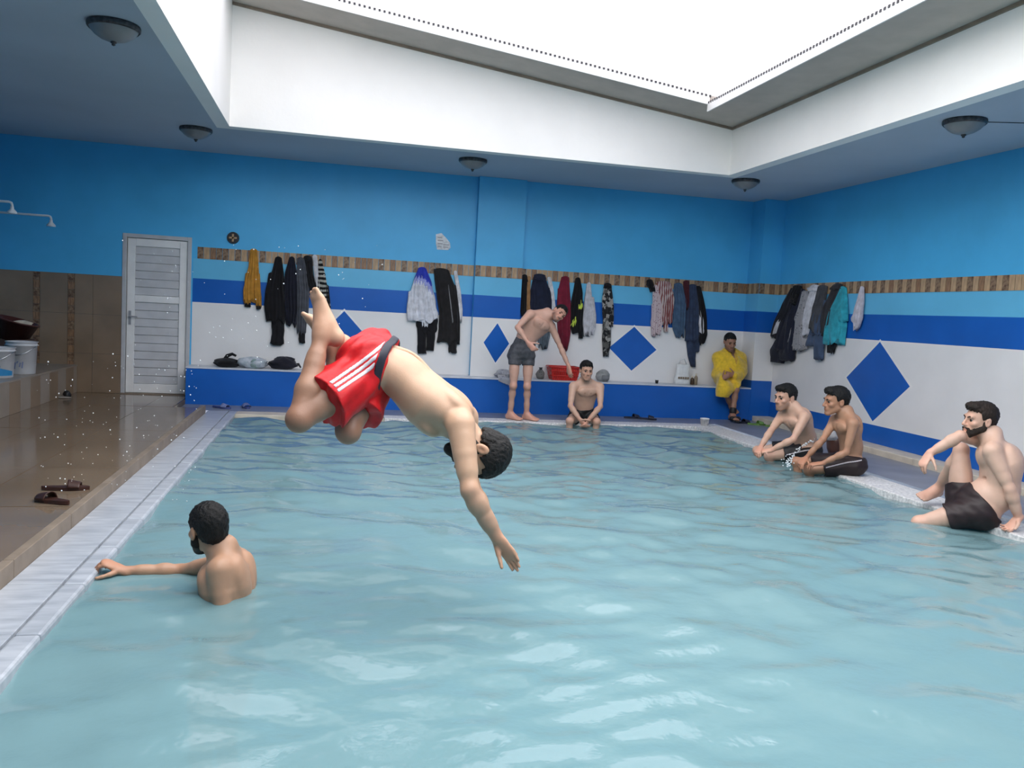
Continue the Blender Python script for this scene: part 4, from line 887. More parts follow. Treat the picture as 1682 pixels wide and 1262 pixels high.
def leg_prims(hip, kn, an, fwd, s=1, m=1., toe=None, foot=True, fs=1.):
    hip, kn, an = map(lambda q: np.asarray(q, float), (hip, kn, an)); fwd = np.asarray(fwd, float)
    bk = (hip+an)/2-kn
    bk = nrm(bk) if np.linalg.norm(bk) > .06 else -nrm(fwd)
    out = [cone(hip, lerp(hip, kn, .55), .086*s*m, .073*s*m), cone(lerp(hip, kn, .45), kn, .074*s*m, .053*s*m), cone(lerp(hip, kn, .3), lerp(hip, kn, .75), .066*s*m, .054*s*m)]
    out.append(ell(kn-bk*.008*s, np.eye(3), (.049*s,)*3))
    c = lerp(kn, an, .3)+bk*.016*s
    out += [cone(kn, c, .048*s*m, .053*s*m), cone(c, lerp(kn, an, .72), .053*s*m, .037*s*m), cone(lerp(kn, an, .65), an, .037*s, .034*s)]
    if foot:
        s = s*fs
        sd = nrm(an-kn); t = nrm(toe); dn = sd-t*(sd@t)
        dn = nrm(dn) if np.linalg.norm(dn) > .15 else nrm(np.cross(np.cross(t, fwd), t))
        lat = np.cross(t, dn)
        heel = an+dn*.045*s-t*.032*s; ball = an+dn*.056*s+t*.125*s
        out += [ell(heel, np.eye(3), (.034*s,)*3), cone(an, an+dn*.03*s+t*.03*s, .038*s, .038*s), econe(an+dn*.02*s+t*.03*s, ball, .04*s, .043*s, dn, .95, .5), econe(heel, ball, .03*s, .042*s, dn, 1, .5)]
        for i in range(5):
            o = (i-2)*.0175*s; b = ball+lat*o+t*(.012 if i in (1, 2, 3) else .006)*s; out.append(cone(b, b+t*(.036+(.004 if i in (0, 1, 3) else 0))*s, .0115*s, .0095*s)+(.008,))
    return out
def head_frame(c, fwd, up, hs):
    f = nrm(fwd); u = np.asarray(up, float); u = nrm(u-f*(u@f)); r = np.cross(f, u)
    c = np.asarray(c, float)
    return lambda x, y, z: c+hs*(x*r+y*f+z*u), (r, f, u)
def head_prims(c, fwd, up, hs=1.):
    L, A = head_frame(c, fwd, up, hs)
    o = []
    E = lambda p, r, k=None: o.append(ell(L(*p), A, np.array(r)*hs)+((k,) if k else ()))
    K = lambda a, b, ra, rb, k=None: o.append(cone(L(*a), L(*b), ra*hs, rb*hs)+((k,) if k else ()))
    E((0, -.012, .038), (.0755, .096, .083)); E((0, .03, -.02), (.064, .066, .085), .03)
    for sx in (-1, 1):
        K((sx*.052, .008, -.055), (sx*.018, .078, -.100), .020, .020, .03)
        E((sx*.042, .066, -.022), (.024, .02, .018), .02)
    E((0, .083, -.1), (.02, .018, .017), .02)
    K((-.040, .083, .026), (.040, .083, .026), .0125, .0125, .02)
    for sx in (-1, 1): o.append(ell(L(sx*.033, .104, .004), A, np.array((.02, .016, .012))*hs)+(.012, 1))
    K((0, .094, .016), (0, .116, -.028), .0075, .0125, .01)
    for sx in (-1, 1): E((sx*.011, .104, -.032), (.009, .011, .008), .008)
    E((0, .086, -.058), (.032, .018, .024), .02)
    K((-.02, .0955, -.0615), (.02, .0955, -.0615), .006, .006, .008); K((-.017, .0945, -.072), (.017, .0945, -.072), .0075, .0075, .006)
    for sx in (-1, 1):
        o.append(ell(L(sx*.0795, -.012, -.004), (A[0], A[1]+.25*A[2], A[2]-.25*A[1]), np.array((.011, .021, .034))*hs)+(.006,))
        o.append(ell(L(sx*.092, -.006, -.004), A, np.array((.009, .011, .018))*hs)+(.006, 1))
    return o
def torso_prims(J, s=1., belly=0., m=1., back=0.):
    pel, wa, nk = J['pel'], J['wa'], J['nk']
    rp = nrm(J['hipR']-J['hipL']); up = nrm(wa-pel); fp = nrm(np.cross(up, rp)); rp = np.cross(fp, up)
    rc = nrm(J['shR']-J['shL']); uc = nrm(nk-wa); fc = nrm(np.cross(uc, rc)); rc = np.cross(fc, uc)
    ch = lerp(wa, nk, .56)
    if 'ch' in J: ch = J['ch']
    J['fp'], J['fc'], J['up'], J['uc'], J['rp'], J['rc'], J['chc'] = fp, fc, up, uc, rp, rc, ch
    o = [ell(pel, (rp, fp, up), (.158*s*m, .112*s*m, .115*s)),
         econe(pel, wa, .146*s*m, .134*s*m, fp, .74), econe(wa, ch, .134*s*m, .154*s*m, (fp+fc)/2, .76), econe(ch, nk-uc*.085*s, .154*s*m, .108*s, fc, .74, .74)]
    if belly: o.append(ell(lerp(pel, wa, .55)+fp*.06*s, (rp, fp, up), (.12*s, (.07+belly)*s, .13*s)))
    for sd, sg in (('R', 1), ('L', -1)):
        sh = J['sh'+sd]; hip = J['hip'+sd]
        o += [cone(nk-uc*.025*s-fc*.01*s, lerp(nk-uc*.02*s, sh, .9), .047*s, .050*s), cone(nk+uc*.045*s-fc*.018*s, lerp(nk, sh, .75)-fc*.02*s, .043*s, .036*s)]
        o.append(ell(lerp(ch, lerp(nk, sh, .55), .42)+fc*.092*s, (rc, fc, uc), (.082*s, .032*s, .058*s)))
        o.append(ell(lerp(ch, sh, .48)-fc*.078*s+uc*.01*s, (rc, fc, uc), (.066*s, .034*s, .085*s)))
        o.append(cone(lerp(sh, ch, .28)-uc*.05*s, wa+sg*rp*.085*s, .05*s*m, .045*s*m))
        o.append(ell(hip-fp*.05*s+up*.0*s, np.eye(3), (.088*s*m,)*3))
    sb = lambda a, b, r: o.append(cone(a, b, r, r)+(.022*s, 1))
    sb(nk-uc*.08*s-fc*.135*s, lerp(ch, wa, .5)-fc*.125*s, .014*s); sb(lerp(ch, wa, .5)-fc*.125*s, pel-fp*.135*s*m, .014*s)
    sb(ch+uc*.11*s+fc*.142*s, ch-uc*.02*s+fc*.147*s, .010*s); sb(lerp(ch, wa, .45)+fc*.143*s, wa+fp*.128*s+fp*belly, .008*s)
    return o
M_skin = None
def skin_paint(base, spots):
    base = np.array(base, float)
    def fn(P):
        C = np.tile(base, (len(P), 1))
        for a, b, r, col, st in spots:
            a = np.asarray(a, float); b = np.asarray(b, float); ab = b-a; t = np.clip(((P-a)@ab)/max(ab@ab, 1e-9), 0, 1)
            d = np.linalg.norm(P-a-t[:, None]*ab, axis=1); w_ = st*np.clip(1.35-d/r, 0, 1)**.8
            w_ = np.minimum(w_, st)[:, None]
            C = C*(1-w_)+np.array(col)*w_
        return C
    return fn
M_skin = mat('skin', (1, 1, 1), .43, .06, 22, .06, 160, spec=.35, attr='skin', sss=.06)
M_hair = mat('black_hair', (.006, .005, .0045), .55, .4, 60, .6, 220, spec=.3)
M_hairb = mat('dark_brown_hair', (.02, .012, .008), .55, .4, 60, .6, 220, spec=.3)
M_eye = mat('eye_white', (.22, .19, .18), .15, .02)
M_iris = mat('eye_iris', (.008, .005, .004), .1, .1)
def person(J, label, tone=(.55, .33, .22), s=1., hs=1.08, h=.006, hair=M_hair, beard=0, stubble=.0, belly=0., m=1., legm=1., armm=1., hair_top=.012, fringe=0, spots=(), foot=(True, True), hand_s=None, redk=1., name='person', chesthair=0., head=True, bk=.0):
    for k in list(J):
        if isinstance(J[k], (list, tuple)) and len(J[k]) == 3 and not isinstance(J[k][0], (list, tuple, np.ndarray)): J[k] = np.array(J[k], float)
    if 'wa' not in J: J['wa'] = lerp(J['pel'], J['nk'], .36)
    g = []
    tp = torso_prims(J, s, belly, m)
    fc, fp, uc = J['fc'], J['fp'], J['uc']
    hc, hf, hu = J['head']; hc = np.asarray(hc, float)
    L, A = head_frame(hc, hf, hu, hs)
    g.append(dict(prims=tp, k=.04*s))
    g.append(dict(prims=[cone(J['nk']-uc*.03*s, lerp(J['nk'], L(0, -.022, -.05), .5), .062*s, .056*s), cone(lerp(J['nk'], L(0, -.022, -.05), .4), L(0, -.02, -.045), .057*s, .056*s)], k=.03, km=.035))
    g.append(dict(prims=head_prims(hc, hf, hu, hs), k=.02, km=.018))
    sp = []
    red = np.array(tone)*np.array((1.08, .80, .74)); dk = np.array(tone)*np.array((.62, .55, .5)); pink = np.array(tone)*np.array((1.0, .62, .58))
    for sd in 'RL':
        sh, el, wr = J['sh'+sd], J['el'+sd], J['wr'+sd]; hd = J['hand'+sd]
        g.append(dict(prims=arm_prims(sh, el, wr, s, armm)+hand_prims(wr, hd[0], hd[1], sd, s*(hand_s or 1), *(hd[2:])), k=.02*s, anchor=sh, km=.05*s))
        hip, kn, an = J['hip'+sd], J['kn'+sd], J['an'+sd]
        lp_ = leg_prims(hip, kn, an, fp, s, legm, J['toe'+sd], foot['RL'.index(sd)], J.get('fs', 1.))
        g.append(dict(prims=lp_[:4], k=.025*s, anchor=hip, km=.06*s)); g.append(dict(prims=lp_[4:], k=.025*s, anchor=kn, km=.03*s, fall=.07))
        he = np.asarray(wr)+nrm(hd[0])*.1*s
        sp += [(wr, he+nrm(hd[0])*.08*s, .055, red, .55*redk), (el, el, .05, red, .3*redk), (kn, kn, .07, red, .45*redk), (an, np.asarray(an)+nrm(J['toe'+sd])*.2, .07, red, .5*redk),
               (lerp(el, wr, .15), lerp(el, wr, .85), .045, dk, .22), (lerp(kn, an, .1), lerp(kn, an, .8), .06, dk, .16)]
        n_ = lerp(J['chc'], lerp(J['nk'], sh, .6), .36)+fc*.12*s; sp.append((n_, n_, .012, dk*np.array((.8, .6, .55)), .7))
    if chesthair: sp.append((J['chc']+fc*.1*s+uc*.07, J['chc']+fc*.1*s-uc*.05, .07, dk*.55, chesthair))
    ft_ = np.array(tone)*np.array((.80, .60, .50))
    sp += [(L(0, .05, .03), L(0, .06, -.07), .075, ft_, .6*min(1, redk+.3)), (L(-.04, .085, -.02), L(.04, .085, -.02), .03, red, .35*redk), (L(0, .12, -.03), L(0, .12, -.03), .014, red, .5*redk),
           (L(-.015, .098, -.067), L(.015, .098, -.067), .010, pink*.9, .8), (L(-.08, -.01, 0), L(-.08, -.01, 0), .03, red, .4), (L(.08, -.01, 0), L(.08, -.01, 0), .03, red, .4),
           (L(-.033, .092, .004), L(-.033, .092, .004), .014, dk, .6), (L(.033, .092, .004), L(.033, .092, .004), .014, dk, .6)]
    if stubble:
        hb = np.array((.05, .035, .03))
        for sx in (-1, 1): sp.append((L(sx*.058, .03, -.055), L(sx*.018, .09, -.1), .026, hb, stubble))
        sp += [(L(-.02, .103, -.052), L(.02, .103, -.052), .009, hb, stubble), (L(0, .09, -.108), L(0, .09, -.108), .02, hb, stubble), (L(0, .05, -.11), L(0, .03, -.11), .04, hb, stubble*.7)]
    sp += list(spots)
    body = fieldmesh(g, h, name, M_skin, paint=skin_paint(tone, sp), sm=1)
    if not head: return body, L, A
    # hair of the head
    def local(x, y, z):
        px, py, pz = x-hc[0], y-hc[1], z-hc[2]
        return [(px*A[i][0]+py*A[i][1]+pz*A[i][2])/hs for i in range(3)]
    ht = hair_top
    hp = [ell(L(0, -.014, .040), A, np.array((.0755+ht*.7, .096+ht, .083+ht))*hs), ell(L(0, -.05, -.01), A, np.array((.066, .058, .06))*hs)]
    if fringe: hp.append(ell(L(.0, .06, .098), A, np.array((.058, .045, .026+.01*fringe))*hs))
    def hcut(F, x, y, z):
        a, b, c = local(x, y, z)
        line = np.where(b > .035, .058+(b-.035)*.35+.0*a, np.where(b > -.01, .058-(.035-b)*1.5, -.0095-(-.01-b)*.72))
        line = line+.006*np.sin(a*190+1)+.005*np.sin(b*310+a*140)-.03*np.exp(-((np.abs(a)-.072)/.012)**2)*np.exp(-((b-.022)/.012)**2)
        ear = .03-np.sqrt((np.abs(a)-.08)**2*1.5+(b+.012)**2+(c+.006)**2)
        return hs*np.maximum(np.maximum(line-c, ear), -.062-c)
    def hw(x, y, z):
        a, b, c = local(x, y, z)
        return -.0028*np.sin(a*170+3*np.sin(b*70))*np.sin(b*150+2*np.sin(c*90))-.0028*np.sin(a*430+2*np.sin(b*160))*np.sin(b*390+c*240)
    ho = fieldmesh([dict(prims=hp, k=.02)], min(h, .005), 'hair', hair, body, cut=hcut, wrinkle=hw, sm=1)
    # eyebrows
    for sx in (-1, 1):
        e = fieldmesh([dict(prims=[cone(L(sx*.014, .0975, .022), L(sx*.034, .0965, .029), .0042*hs, .0045*hs), cone(L(sx*.034, .0965, .029), L(sx*.052, .084, .022), .0045*hs, .003*hs)], k=.004)], .003, 'eyebrow', hair, body, sm=1)
        q = MB(); q.sphere((0, 0, 0), .0125*hs, 12, 8); c_ = L(sx*.033, .0795, .004)
        R = np.array(A).T; v = [tuple(c_+R@np.array(p)) for p in q.v]
        fm = [1 if np.mean([q.v[i][1] for i in f]) > .006*hs and abs(np.mean([q.v[i][0] for i in f])) < .009*hs else 0 for f in q.f]
        mesh_obj('eye', v, q.f, None, body, True, [M_eye, M_iris], fm)
    if beard:
        bp_ = [ell(L(0, .03, -.02), A, np.array((.064, .066, .085))*hs), ell(L(0, .083, -.1), A, np.array((.022, .02, .02))*hs), cone(L(-.018, .1, -.052), L(.018, .1, -.052), .006*hs, .006*hs)]
        for sx in (-1, 1): bp_ += [cone(L(sx*.054, .004, -.05), L(sx*.018, .078, -.100), .022*hs, .022*hs), cone(L(sx*.066, .0, -.01), L(sx*.056, .01, -.055), .012*hs, .017*hs), cone(L(sx*.022, .097, -.055), L(sx*.026, .085, -.085), .007*hs, .01*hs)]
        def bcut(F, x, y, z):
            a, b, c = local(x, y, z)
            cheek = np.where(b > .02, c+.05-.35*np.maximum(.075-b, 0)+.012*0, c-.0)
            mouth = .011-np.sqrt((a*.42)**2+(b-.1)**2*.3+(c+.067)**2)
            return hs*np.maximum(np.maximum(cheek, mouth), -.13-c)
        def bw(x, y, z):
            a, b, c = local(x, y, z); return -.004*beard+.0012*np.sin(a*420+b*260)*np.sin(c*380)
        fieldmesh([dict(prims=bp_, k=.02)], min(h, .005), 'beard', hair, body, cut=bcut, wrinkle=bw, sm=1)
    tag(body, label, 'person')
    return body, L, A
def shorts(J, body, m, s=1., off=.012, tR=.45, tL=.45, wf=.55, flare=.0, h=.006, legm=1., bm=1., name='swim_shorts', amp=.003, label=None, belly=0., hollow=.0, wcut=None, wl_=.08):
    pel, wa, up, fp, rp = J['pel'], J['wa'], J['up'], J['fp'], J['rp']
    wp = lerp(pel, wa, wf) if wcut is None else wcut
    pr = [ell(pel, (rp, fp, up), (.158*s*bm+off, .112*s*bm+off, .115*s+off)), econe(pel, wa, .146*s*bm+off, .134*s*bm+off, fp, .76)]
    if belly: pr.append(ell(lerp(pel, wa, .55)+fp*.06*s, (rp, fp, up), (.12*s+off, (.07+belly)*s+off, .13*s)))
    for sd in 'RL': pr.append(ell(J['hip'+sd]-fp*.05*s, np.eye(3), (.088*s*bm+off,)*3))
    def wpost(T, x, y, z): return np.maximum(T, (x-wp[0])*up[0]+(y-wp[1])*up[1]+(z-wp[2])*up[2])
    gs = [dict(prims=pr, k=.04, post=wpost)]
    for sd, t in (('R', tR), ('L', tL)):
        hip, kn = J['hip'+sd], J['kn'+sd]; d = nrm(kn-hip); hem = lerp(hip, kn, t)
        def post(T, x, y, z, d=d, hem=hem, hip=hip):
            al = (x-hip[0])*d[0]+(y-hip[1])*d[1]+(z-hip[2])*d[2]; tp_ = (x-wp[0])*up[0]+(y-wp[1])*up[1]+(z-wp[2])*up[2]
            return np.maximum(np.maximum(T, (x-hem[0])*d[0]+(y-hem[1])*d[1]+(z-hem[2])*d[2]), np.minimum(tp_, wl_-al))
        r0, r1 = .087*s*legm+off, (.087+(.053-.087)*min(t*.8, 1))*s*legm+off+flare
        gs.append(dict(prims=[cone(hip, lerp(hip, kn, t+.12), r0, r1)], k=.03, anchor=hip, km=.06, post=post))
    def cut(F, x, y, z):
        return -(F+hollow) if hollow else np.full_like(F, -1.)
    ph = random.random()*6
    def wr_(x, y, z):
        q = x*rp[0]+y*rp[1]+z*rp[2]; e = x*fp[0]+y*fp[1]+z*fp[2]; f = x*up[0]+y*up[1]+z*up[2]
        return amp*np.sin(46*q+18*f+ph+1.5*np.sin(14*e))*np.sin(33*e+27*f+ph*2)+amp*.6*np.sin(85*f+30*q)
    o = fieldmesh(gs, h, name, m, body, cut=cut, wrinkle=wr_, sm=1)
    if label: o['label'] = label
    return o, gs, wr_
# ------------------------------------------------------------------ the people
def A_(px, py, par, L, want):
    """point on the pixel's ray at bone length L from the parent joint, on the side that fits the wanted direction"""
    v = nrm(CF+(px-841)/FPX*CR-(py-631)/FPX*CU); par = np.asarray(par, float); o = CC-par; b = o@v; c = o@o-L*L; D_ = b*b-c
    if D_ <= 0: q = CC-v*b; return par+nrm(q-par)*L
    S = [CC+v*(-b+sg*math.sqrt(D_)) for sg in (-1, 1)]
    return max(S, key=lambda q: nrm(q-par)@nrm(want))
DN = np.array([0, 0, -1.]); UPV = np.array([0, 0, 1.])
# diver: seen from his right side, head down to the right
J1 = dict(pel=U(610, 598, d=3.90), wa=U(654, 610, d=3.90), nk=U(748, 702, d=3.90), ch=U(706, 662, d=3.90),
          hipR=U(601, 612, d=3.80), hipL=U(613, 595, d=3.99), shR=U(757, 700, d=3.74), shL=U(764, 686, d=4.07),
          head=(U(788, 741, d=3.88), -.68*CR-.73*CU-.10*CF, .74*CR-.66*CU+.06*CF))
J1['knR'] = A_(492, 688, J1['hipR'], .405, -CR-.5*CF); J1['knL'] = A_(572, 708, J1['hipL'], .40, -CU-.7*CF)
J1['anR'] = A_(529, 550, J1['knR'], .405, CU+.3*CF); J1['anL'] = A_(543, 572, J1['knL'], .405, CU+.3*CF)
J1['fs'] = 1.12
J1['toeR'] = U(490, 478, d=3.72)-U(529, 550, d=3.72); J1['toeL'] = U(482, 533, d=3.95)-U(545, 573, d=3.92)
J1['elR'] = A_(772, 806, J1['shR'], .30, -CU-.3*CF); J1['wrR'] = A_(817, 884, J1['elR'], .25, -CU+.2*CF); dR = J1['wrR']@CF
J1['elL'] = U(775, 802, d=4.06); J1['wrL'] = U(814, 880, d=4.02)
J1['handR'] = (U(858, 940, d=dR)-U(817, 884, d=dR), -CF*.75-CR*.65, [.1, .06, .05, .08], -.02, .04); J1['handL'] = (U(852, 930, d=4.02)-U(814, 880, d=4.02), CF*.75+CR*.65, [.1, .06, .05, .08], -.02, .04)
# swimmer holding the left edge
J2 = dict(nk=U(368, 912, d=4.08), head=(U(342, 870, d=4.08), (-.52, .84, -.1), (-.12, .1, 1)), shL=U(360, 938, d=3.94), shR=U(392, 920, d=4.26))
J2['wrR'] = U(203, 938, z=-.015); J2['elR'] = U(296, 938, z=-.04)
J2['handR'] = (U(152, 914, z=.055)-U(203, 938, z=-.015), (-.25, .1, -.9), [.75, .65, .62, .7], .05, .8); J2['elL'] = U(368, 1000, d=3.92)+np.array([0, 0, -.06])
J2['pel'] = J2['nk']+np.array([.02, -.02, -.54]); J2['wa'] = J2['nk']+np.array([.05, -.03, -.34]); J2['wrL'] = J2['elL']+np.array([-.15, .16, -.12])
J2['handL'] = ((-.7, .6, -.2), (-.2, -.5, -.8), .3)
for sd, sg in (('R', 1), ('L', -1)):
    J2['hip'+sd] = J2['pel']+sg*.095*nrm(np.array([.5, .85, 0])); J2['kn'+sd] = J2['hip'+sd]+np.array([-.05, .05, -.47]); J2['an'+sd] = J2['kn'+sd]+np.array([.03, -.02, -.53]); J2['toe'+sd] = np.array([-.8, .5, 0.])
# man standing at the far edge, bending to his left
YA = 10.60
J3 = dict(pel=U(857, 577, y=YA), wa=U(866, 553, y=YA-.02), nk=U(896, 517, y=YA-.10), shR=U(870, 516, y=YA-.16), shL=U(906, 537, y=YA-.08), hipR=U(846, 585, y=YA), hipL=U(868, 586, y=YA),
          knR=U(843, 634, y=YA-.05), knL=U(866, 635, y=YA-.05), anR=U(838, 679, y=YA+.02), anL=U(865, 680, y=YA+.02), toeR=(.75, -.65, -.05), toeL=(.75, -.65, -.05),
          elR=U(850, 538, y=YA-.26), wrR=U(868, 564, y=YA-.38), handR=((.55, -.3, -.6), (.7, .6, -.2), .5), elL=U(920, 569, y=YA-.10), wrL=U(934, 602, y=YA-.17),
          handL=((.2, -.1, -.95), (.5, .25, -.2), .3), head=(U(918, 515, y=YA-.16), (.12, -.96, -.22), (.66, -.12, .62)))
# man sitting on the far edge, hands between his knees
J4 = dict(pel=U(958, 683, y=10.62), nk=U(962, 628, y=10.46), shR=U(941, 635, y=10.44), shL=U(986, 636, y=10.44), hipR=U(947, 684, y=10.60), hipL=U(971, 685, y=10.60),
          knR=U(936, 692, y=10.22), knL=U(980, 693, y=10.22), elR=U(937, 667, y=10.30), elL=U(986, 668, y=10.30), wrR=U(953, 690, y=10.17), wrL=U(967, 690, y=10.17),
          handR=((.5, -.35, -.6), (.6, .5, .2), .45), handL=((-.5, -.35, -.6), (-.6, .5, .2), .45), head=(U(963, 609, y=10.38), (-.02, -.98, -.12), (0, -.1, 1)), toeR=(0, -1, -.3), toeL=(0, -1, -.3))
for sd in 'RL': J4['an'+sd] = J4['kn'+sd]+np.array([0, .04, -.42])
# man wrapped in the yellow towel on the bench
J5 = dict(pel=U(1194, 632, y=11.46)+np.array([0, 0, .08]), nk=U(1198, 580, y=11.40), shR=U(1180, 587, y=11.38), shL=U(1217, 588, y=11.38))
J5['hipR'] = J5['pel']+np.array([-.10, -.03, 0]); J5['hipL'] = J5['pel']+np.array([.10, -.03, 0])
J5['knL'] = A_(1209, 640, J5['hipL'], .43, (0, -1, 0)); J5['knR'] = A_(1189, 640, J5['hipR'], .43, (0, -1, 0)); J5['anL'] = U(1203, 681, y=11.02); J5['anR'] = U(1201, 668, y=11.2)
J5['elR'] = A_(1177, 616, J5['shR'], .285, (0, -1, -1)); J5['elL'] = A_(1217, 615, J5['shL'], .285, (0, -1, -1)); J5['wrR'] = A_(1187, 622, J5['elR'], .24, (1, -1, 0)); J5['wrL'] = A_(1207, 617, J5['elL'], .24, (-1, -1, 0))
J5.update(handR=((.75, -.1, .45), (.3, .7, .1), .6), handL=((-.8, -.1, .1), (-.1, .8, .2), .5), head=(U(1199, 562, y=11.30), (-.05, -.93, -.30), (-.03, -.28, .95)), toeR=(-.1, -1, -.25), toeL=(.05, -1, -.05))
# two boys sitting on the right edge, legs in the water
def edge_sitter(hip, nk, head, shL, elL, wrL, knL, shR, elR, wrR, knR, fw, hz=.105, dlean=(-.4, -.1, 1), tl=.49):
    fw = nrm(fw); rt = np.cross(fw, UPV)
    J = dict(hipL=U(*hip, z=hz)); J['hipR'] = J['hipL']+rt*.19; J['pel'] = (J['hipL']+J['hipR'])/2-fw*.03
    J['nk'] = A_(*nk, J['pel'], tl, dlean); J['wa'] = lerp(J['pel'], J['nk'], .36)-fw*.035
    J['shL'] = A_(*shL, J['nk'], .185, -rt); J['shR'] = A_(*shR, J['nk'], .185, rt)
    for sd, el, wr, kn in (('L', elL, wrL, knL), ('R', elR, wrR, knR)):
        J['el'+sd] = A_(*el, J['sh'+sd], .28, fw-UPV); J['wr'+sd] = A_(*wr, J['el'+sd], .25, fw-.3*UPV)
        J['kn'+sd] = A_(*kn, J['hip'+sd], .42, fw-.2*UPV); J['an'+sd] = J['kn'+sd]+np.array([.08, 0, -.41]); J['toe'+sd] = np.array([-1, 0, -.2])
    J['hc'] = A_(*head, J['nk'], .165, UPV+.5*fw)
    return J
J6 = edge_sitter((1330, 742), (1306, 674), (1290, 653), (1322, 686), (1303, 722), (1266, 740), (1262, 750), (1285, 682), (1266, 708), (1249, 735), (1238, 741), (-.97, -.15, 0))
J6['head'] = (J6.pop('hc'), (-.95, -.22, -.12), (-.12, -.05, 1)); J6['handL'] = ((-.85, .35, -.2), (-.1, .3, -.9), .5); J6['handR'] = ((-.6, -.6, -.35), (.1, -.2, -.9), .5)
J7 = edge_sitter((1402, 764), (1391, 682), (1371, 656), (1402, 697), (1390, 744), (1347, 763), (1327, 773), (1371, 690), (1352, 722), (1320, 757), (1306, 759), (-.97, -.1, 0))
J7['head'] = (J7.pop('hc'), (-.98, .12, -.10), (-.06, -.03, 1)); J7['handL'] = ((-.9, .25, -.15), (-.1, .2, -.9), .5); J7['handR'] = ((-.7, -.4, -.4), (0, 0, -1), .5)
# man on the right edge with one knee up
J8 = edge_sitter((1612, 838), (1632, 714), (1606, 685), (1630, 742), (1660, 806), (1673, 850), (1512, 848), (1612, 722), (1577, 716), (1527, 745), (1579, 738), (-.97, -.1, 0), .11, (.1, -.1, 1), .54)
J8['head'] = (J8.pop('hc'), (-.97, .18, -.02), (-.10, -.02, 1))
J8['hipR'] = J8['hipR']+np.array([.03, .04, .0]); J8['anR'] = U(1541, 803, x=4.99); J8['knR'] = A_(1579, 740, J8['anR'], .44, (-.2, -.6, 1)); J8['toeR'] = np.array([-.95, -.25, -.12])
J8['knL'] = A_(1500, 862, J8['hipL'], .44, (-1, .1, -.3)); J8['anL'] = J8['knL']+np.array([.06, 0, -.42])
J8['wa'] = A_(1645, 806, J8['pel'], .20, (.3, 0, 1)); J8['ch'] = A_(1645, 762, J8['wa'], .21, (0, 0, 1)); J8['elL'] = A_(1660, 806, J8['shL'], .30, (.3, -.3, -1)); J8['wrL'] = U(1673, 851, z=.10); J8['elR'] = A_(1577, 716, J8['shR'], .29, (-1, .2, 0)); J8['wrR'] = A_(1527, 745, J8['elR'], .26, (-1, -.2, 0))
J8['handL'] = ((-.45, .1, -.6), (-.6, .1, -.6), [.5, .5, .5, .5], .1); J8['handR'] = ((-.55, -.05, -.8), (.7, .1, -.5), .45)
M_red = mat('red_polyester', (.50, .010, .014), .45, .15, 18, .15, 60, spec=.25)
M_white_cloth = mat('white_trim_cloth', (.62, .55, .57), .6, .06, 30)
M_navy_cloth = mat('dark_navy_cloth', (.018, .018, .03), .6, .1, 20)
M_blackswim = mat('black_swim_cloth', (.010, .009, .011), .55, .2, 20, .1, 80)
M_brownswim = mat('dark_brown_swim_cloth', (.020, .010, .011), .55, .2, 20, .1, 80)
M_greyswim = mat('grey_swim_cloth', (.075, .075, .085), .7, .25, 25, .1, 80)
M_yellow = mat('yellow_towel_cloth', (.72, .47, .025), .85, .12, 25, .5, 120, sheen=.4)
hairy = np.array((.10, .06, .045))
# 1 diver
T1 = (.54, .335, .22)
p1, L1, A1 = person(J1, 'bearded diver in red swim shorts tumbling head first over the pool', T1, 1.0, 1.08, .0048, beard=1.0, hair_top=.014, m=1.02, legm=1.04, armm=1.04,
    spots=[(J1['knL'], lerp(J1['knL'], J1['hipL'], .3), .075, (.16, .10, .075), .75), (lerp(J1['knR'], J1['anR'], .05), lerp(J1['knR'], J1['anR'], .75), .1, (.26, .12, .075), .75), (J1['knR'], lerp(J1['knR'], J1['hipR'], .4), .1, (.25, .125, .08), .75), (J1['knL'], J1['anL'], .09, (.28, .13, .085), .7),  # body hair, plus the shade on the legs painted into the skin colour
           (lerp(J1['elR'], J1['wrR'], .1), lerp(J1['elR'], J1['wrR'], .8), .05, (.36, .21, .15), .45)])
s1, gs1, wr1 = shorts(J1, p1, M_red, 1.,   .026, .66, .74, 0, .04, .0048, amp=.007, hollow=.016, wcut=U(640, 598, d=3.9), wl_=.15, label='loose red swim shorts with white side stripes')
hp_, kn_ = J1['hipR'], J1['knR']; ax_ = nrm(kn_-hp_); bx_ = nrm(np.cross(ax_, CF)); bx_ = bx_ if bx_@CU > 0 else -bx_
wv = J1['up']; w0 = U(640, 598, d=3.9); hem1 = lerp(hp_, kn_, .66)
for c_ in (.032, .009, -.014):
    def cut_(F, x, y, z, c_=c_):
        q = (x-hp_[0])*bx_[0]+(y-hp_[1])*bx_[1]+(z-hp_[2])*bx_[2]; t = (x-w0[0])*wv[0]+(y-w0[1])*wv[1]+(z-w0[2])*wv[2]
        a = (x-hp_[0])*ax_[0]+(y-hp_[1])*ax_[1]+(z-hp_[2])*ax_[2]; e = (x-hp_[0])*CF[0]+(y-hp_[1])*CF[1]+(z-hp_[2])*CF[2]
        return np.maximum(np.maximum(np.maximum(np.abs(q-c_-.10*np.maximum(-a, 0))-.0085, t+.03), np.maximum(e-.03, -(F+.008))), a-.25)
    fieldmesh(gs1[:2], .0042, 'side_stripe', M_white_cloth, s1, cut=cut_, wrinkle=lambda x, y, z: wr1(x, y, z)-.0028, sm=1, keep=True)
def cut_(F, x, y, z):
    t = (x-w0[0])*wv[0]+(y-w0[1])*wv[1]+(z-w0[2])*wv[2]; return np.maximum(np.abs(t+.010)-.017, -(F+.012))
gsw = [dict(g_) for g_ in gs1[:1]]; gsw[0].pop('post')
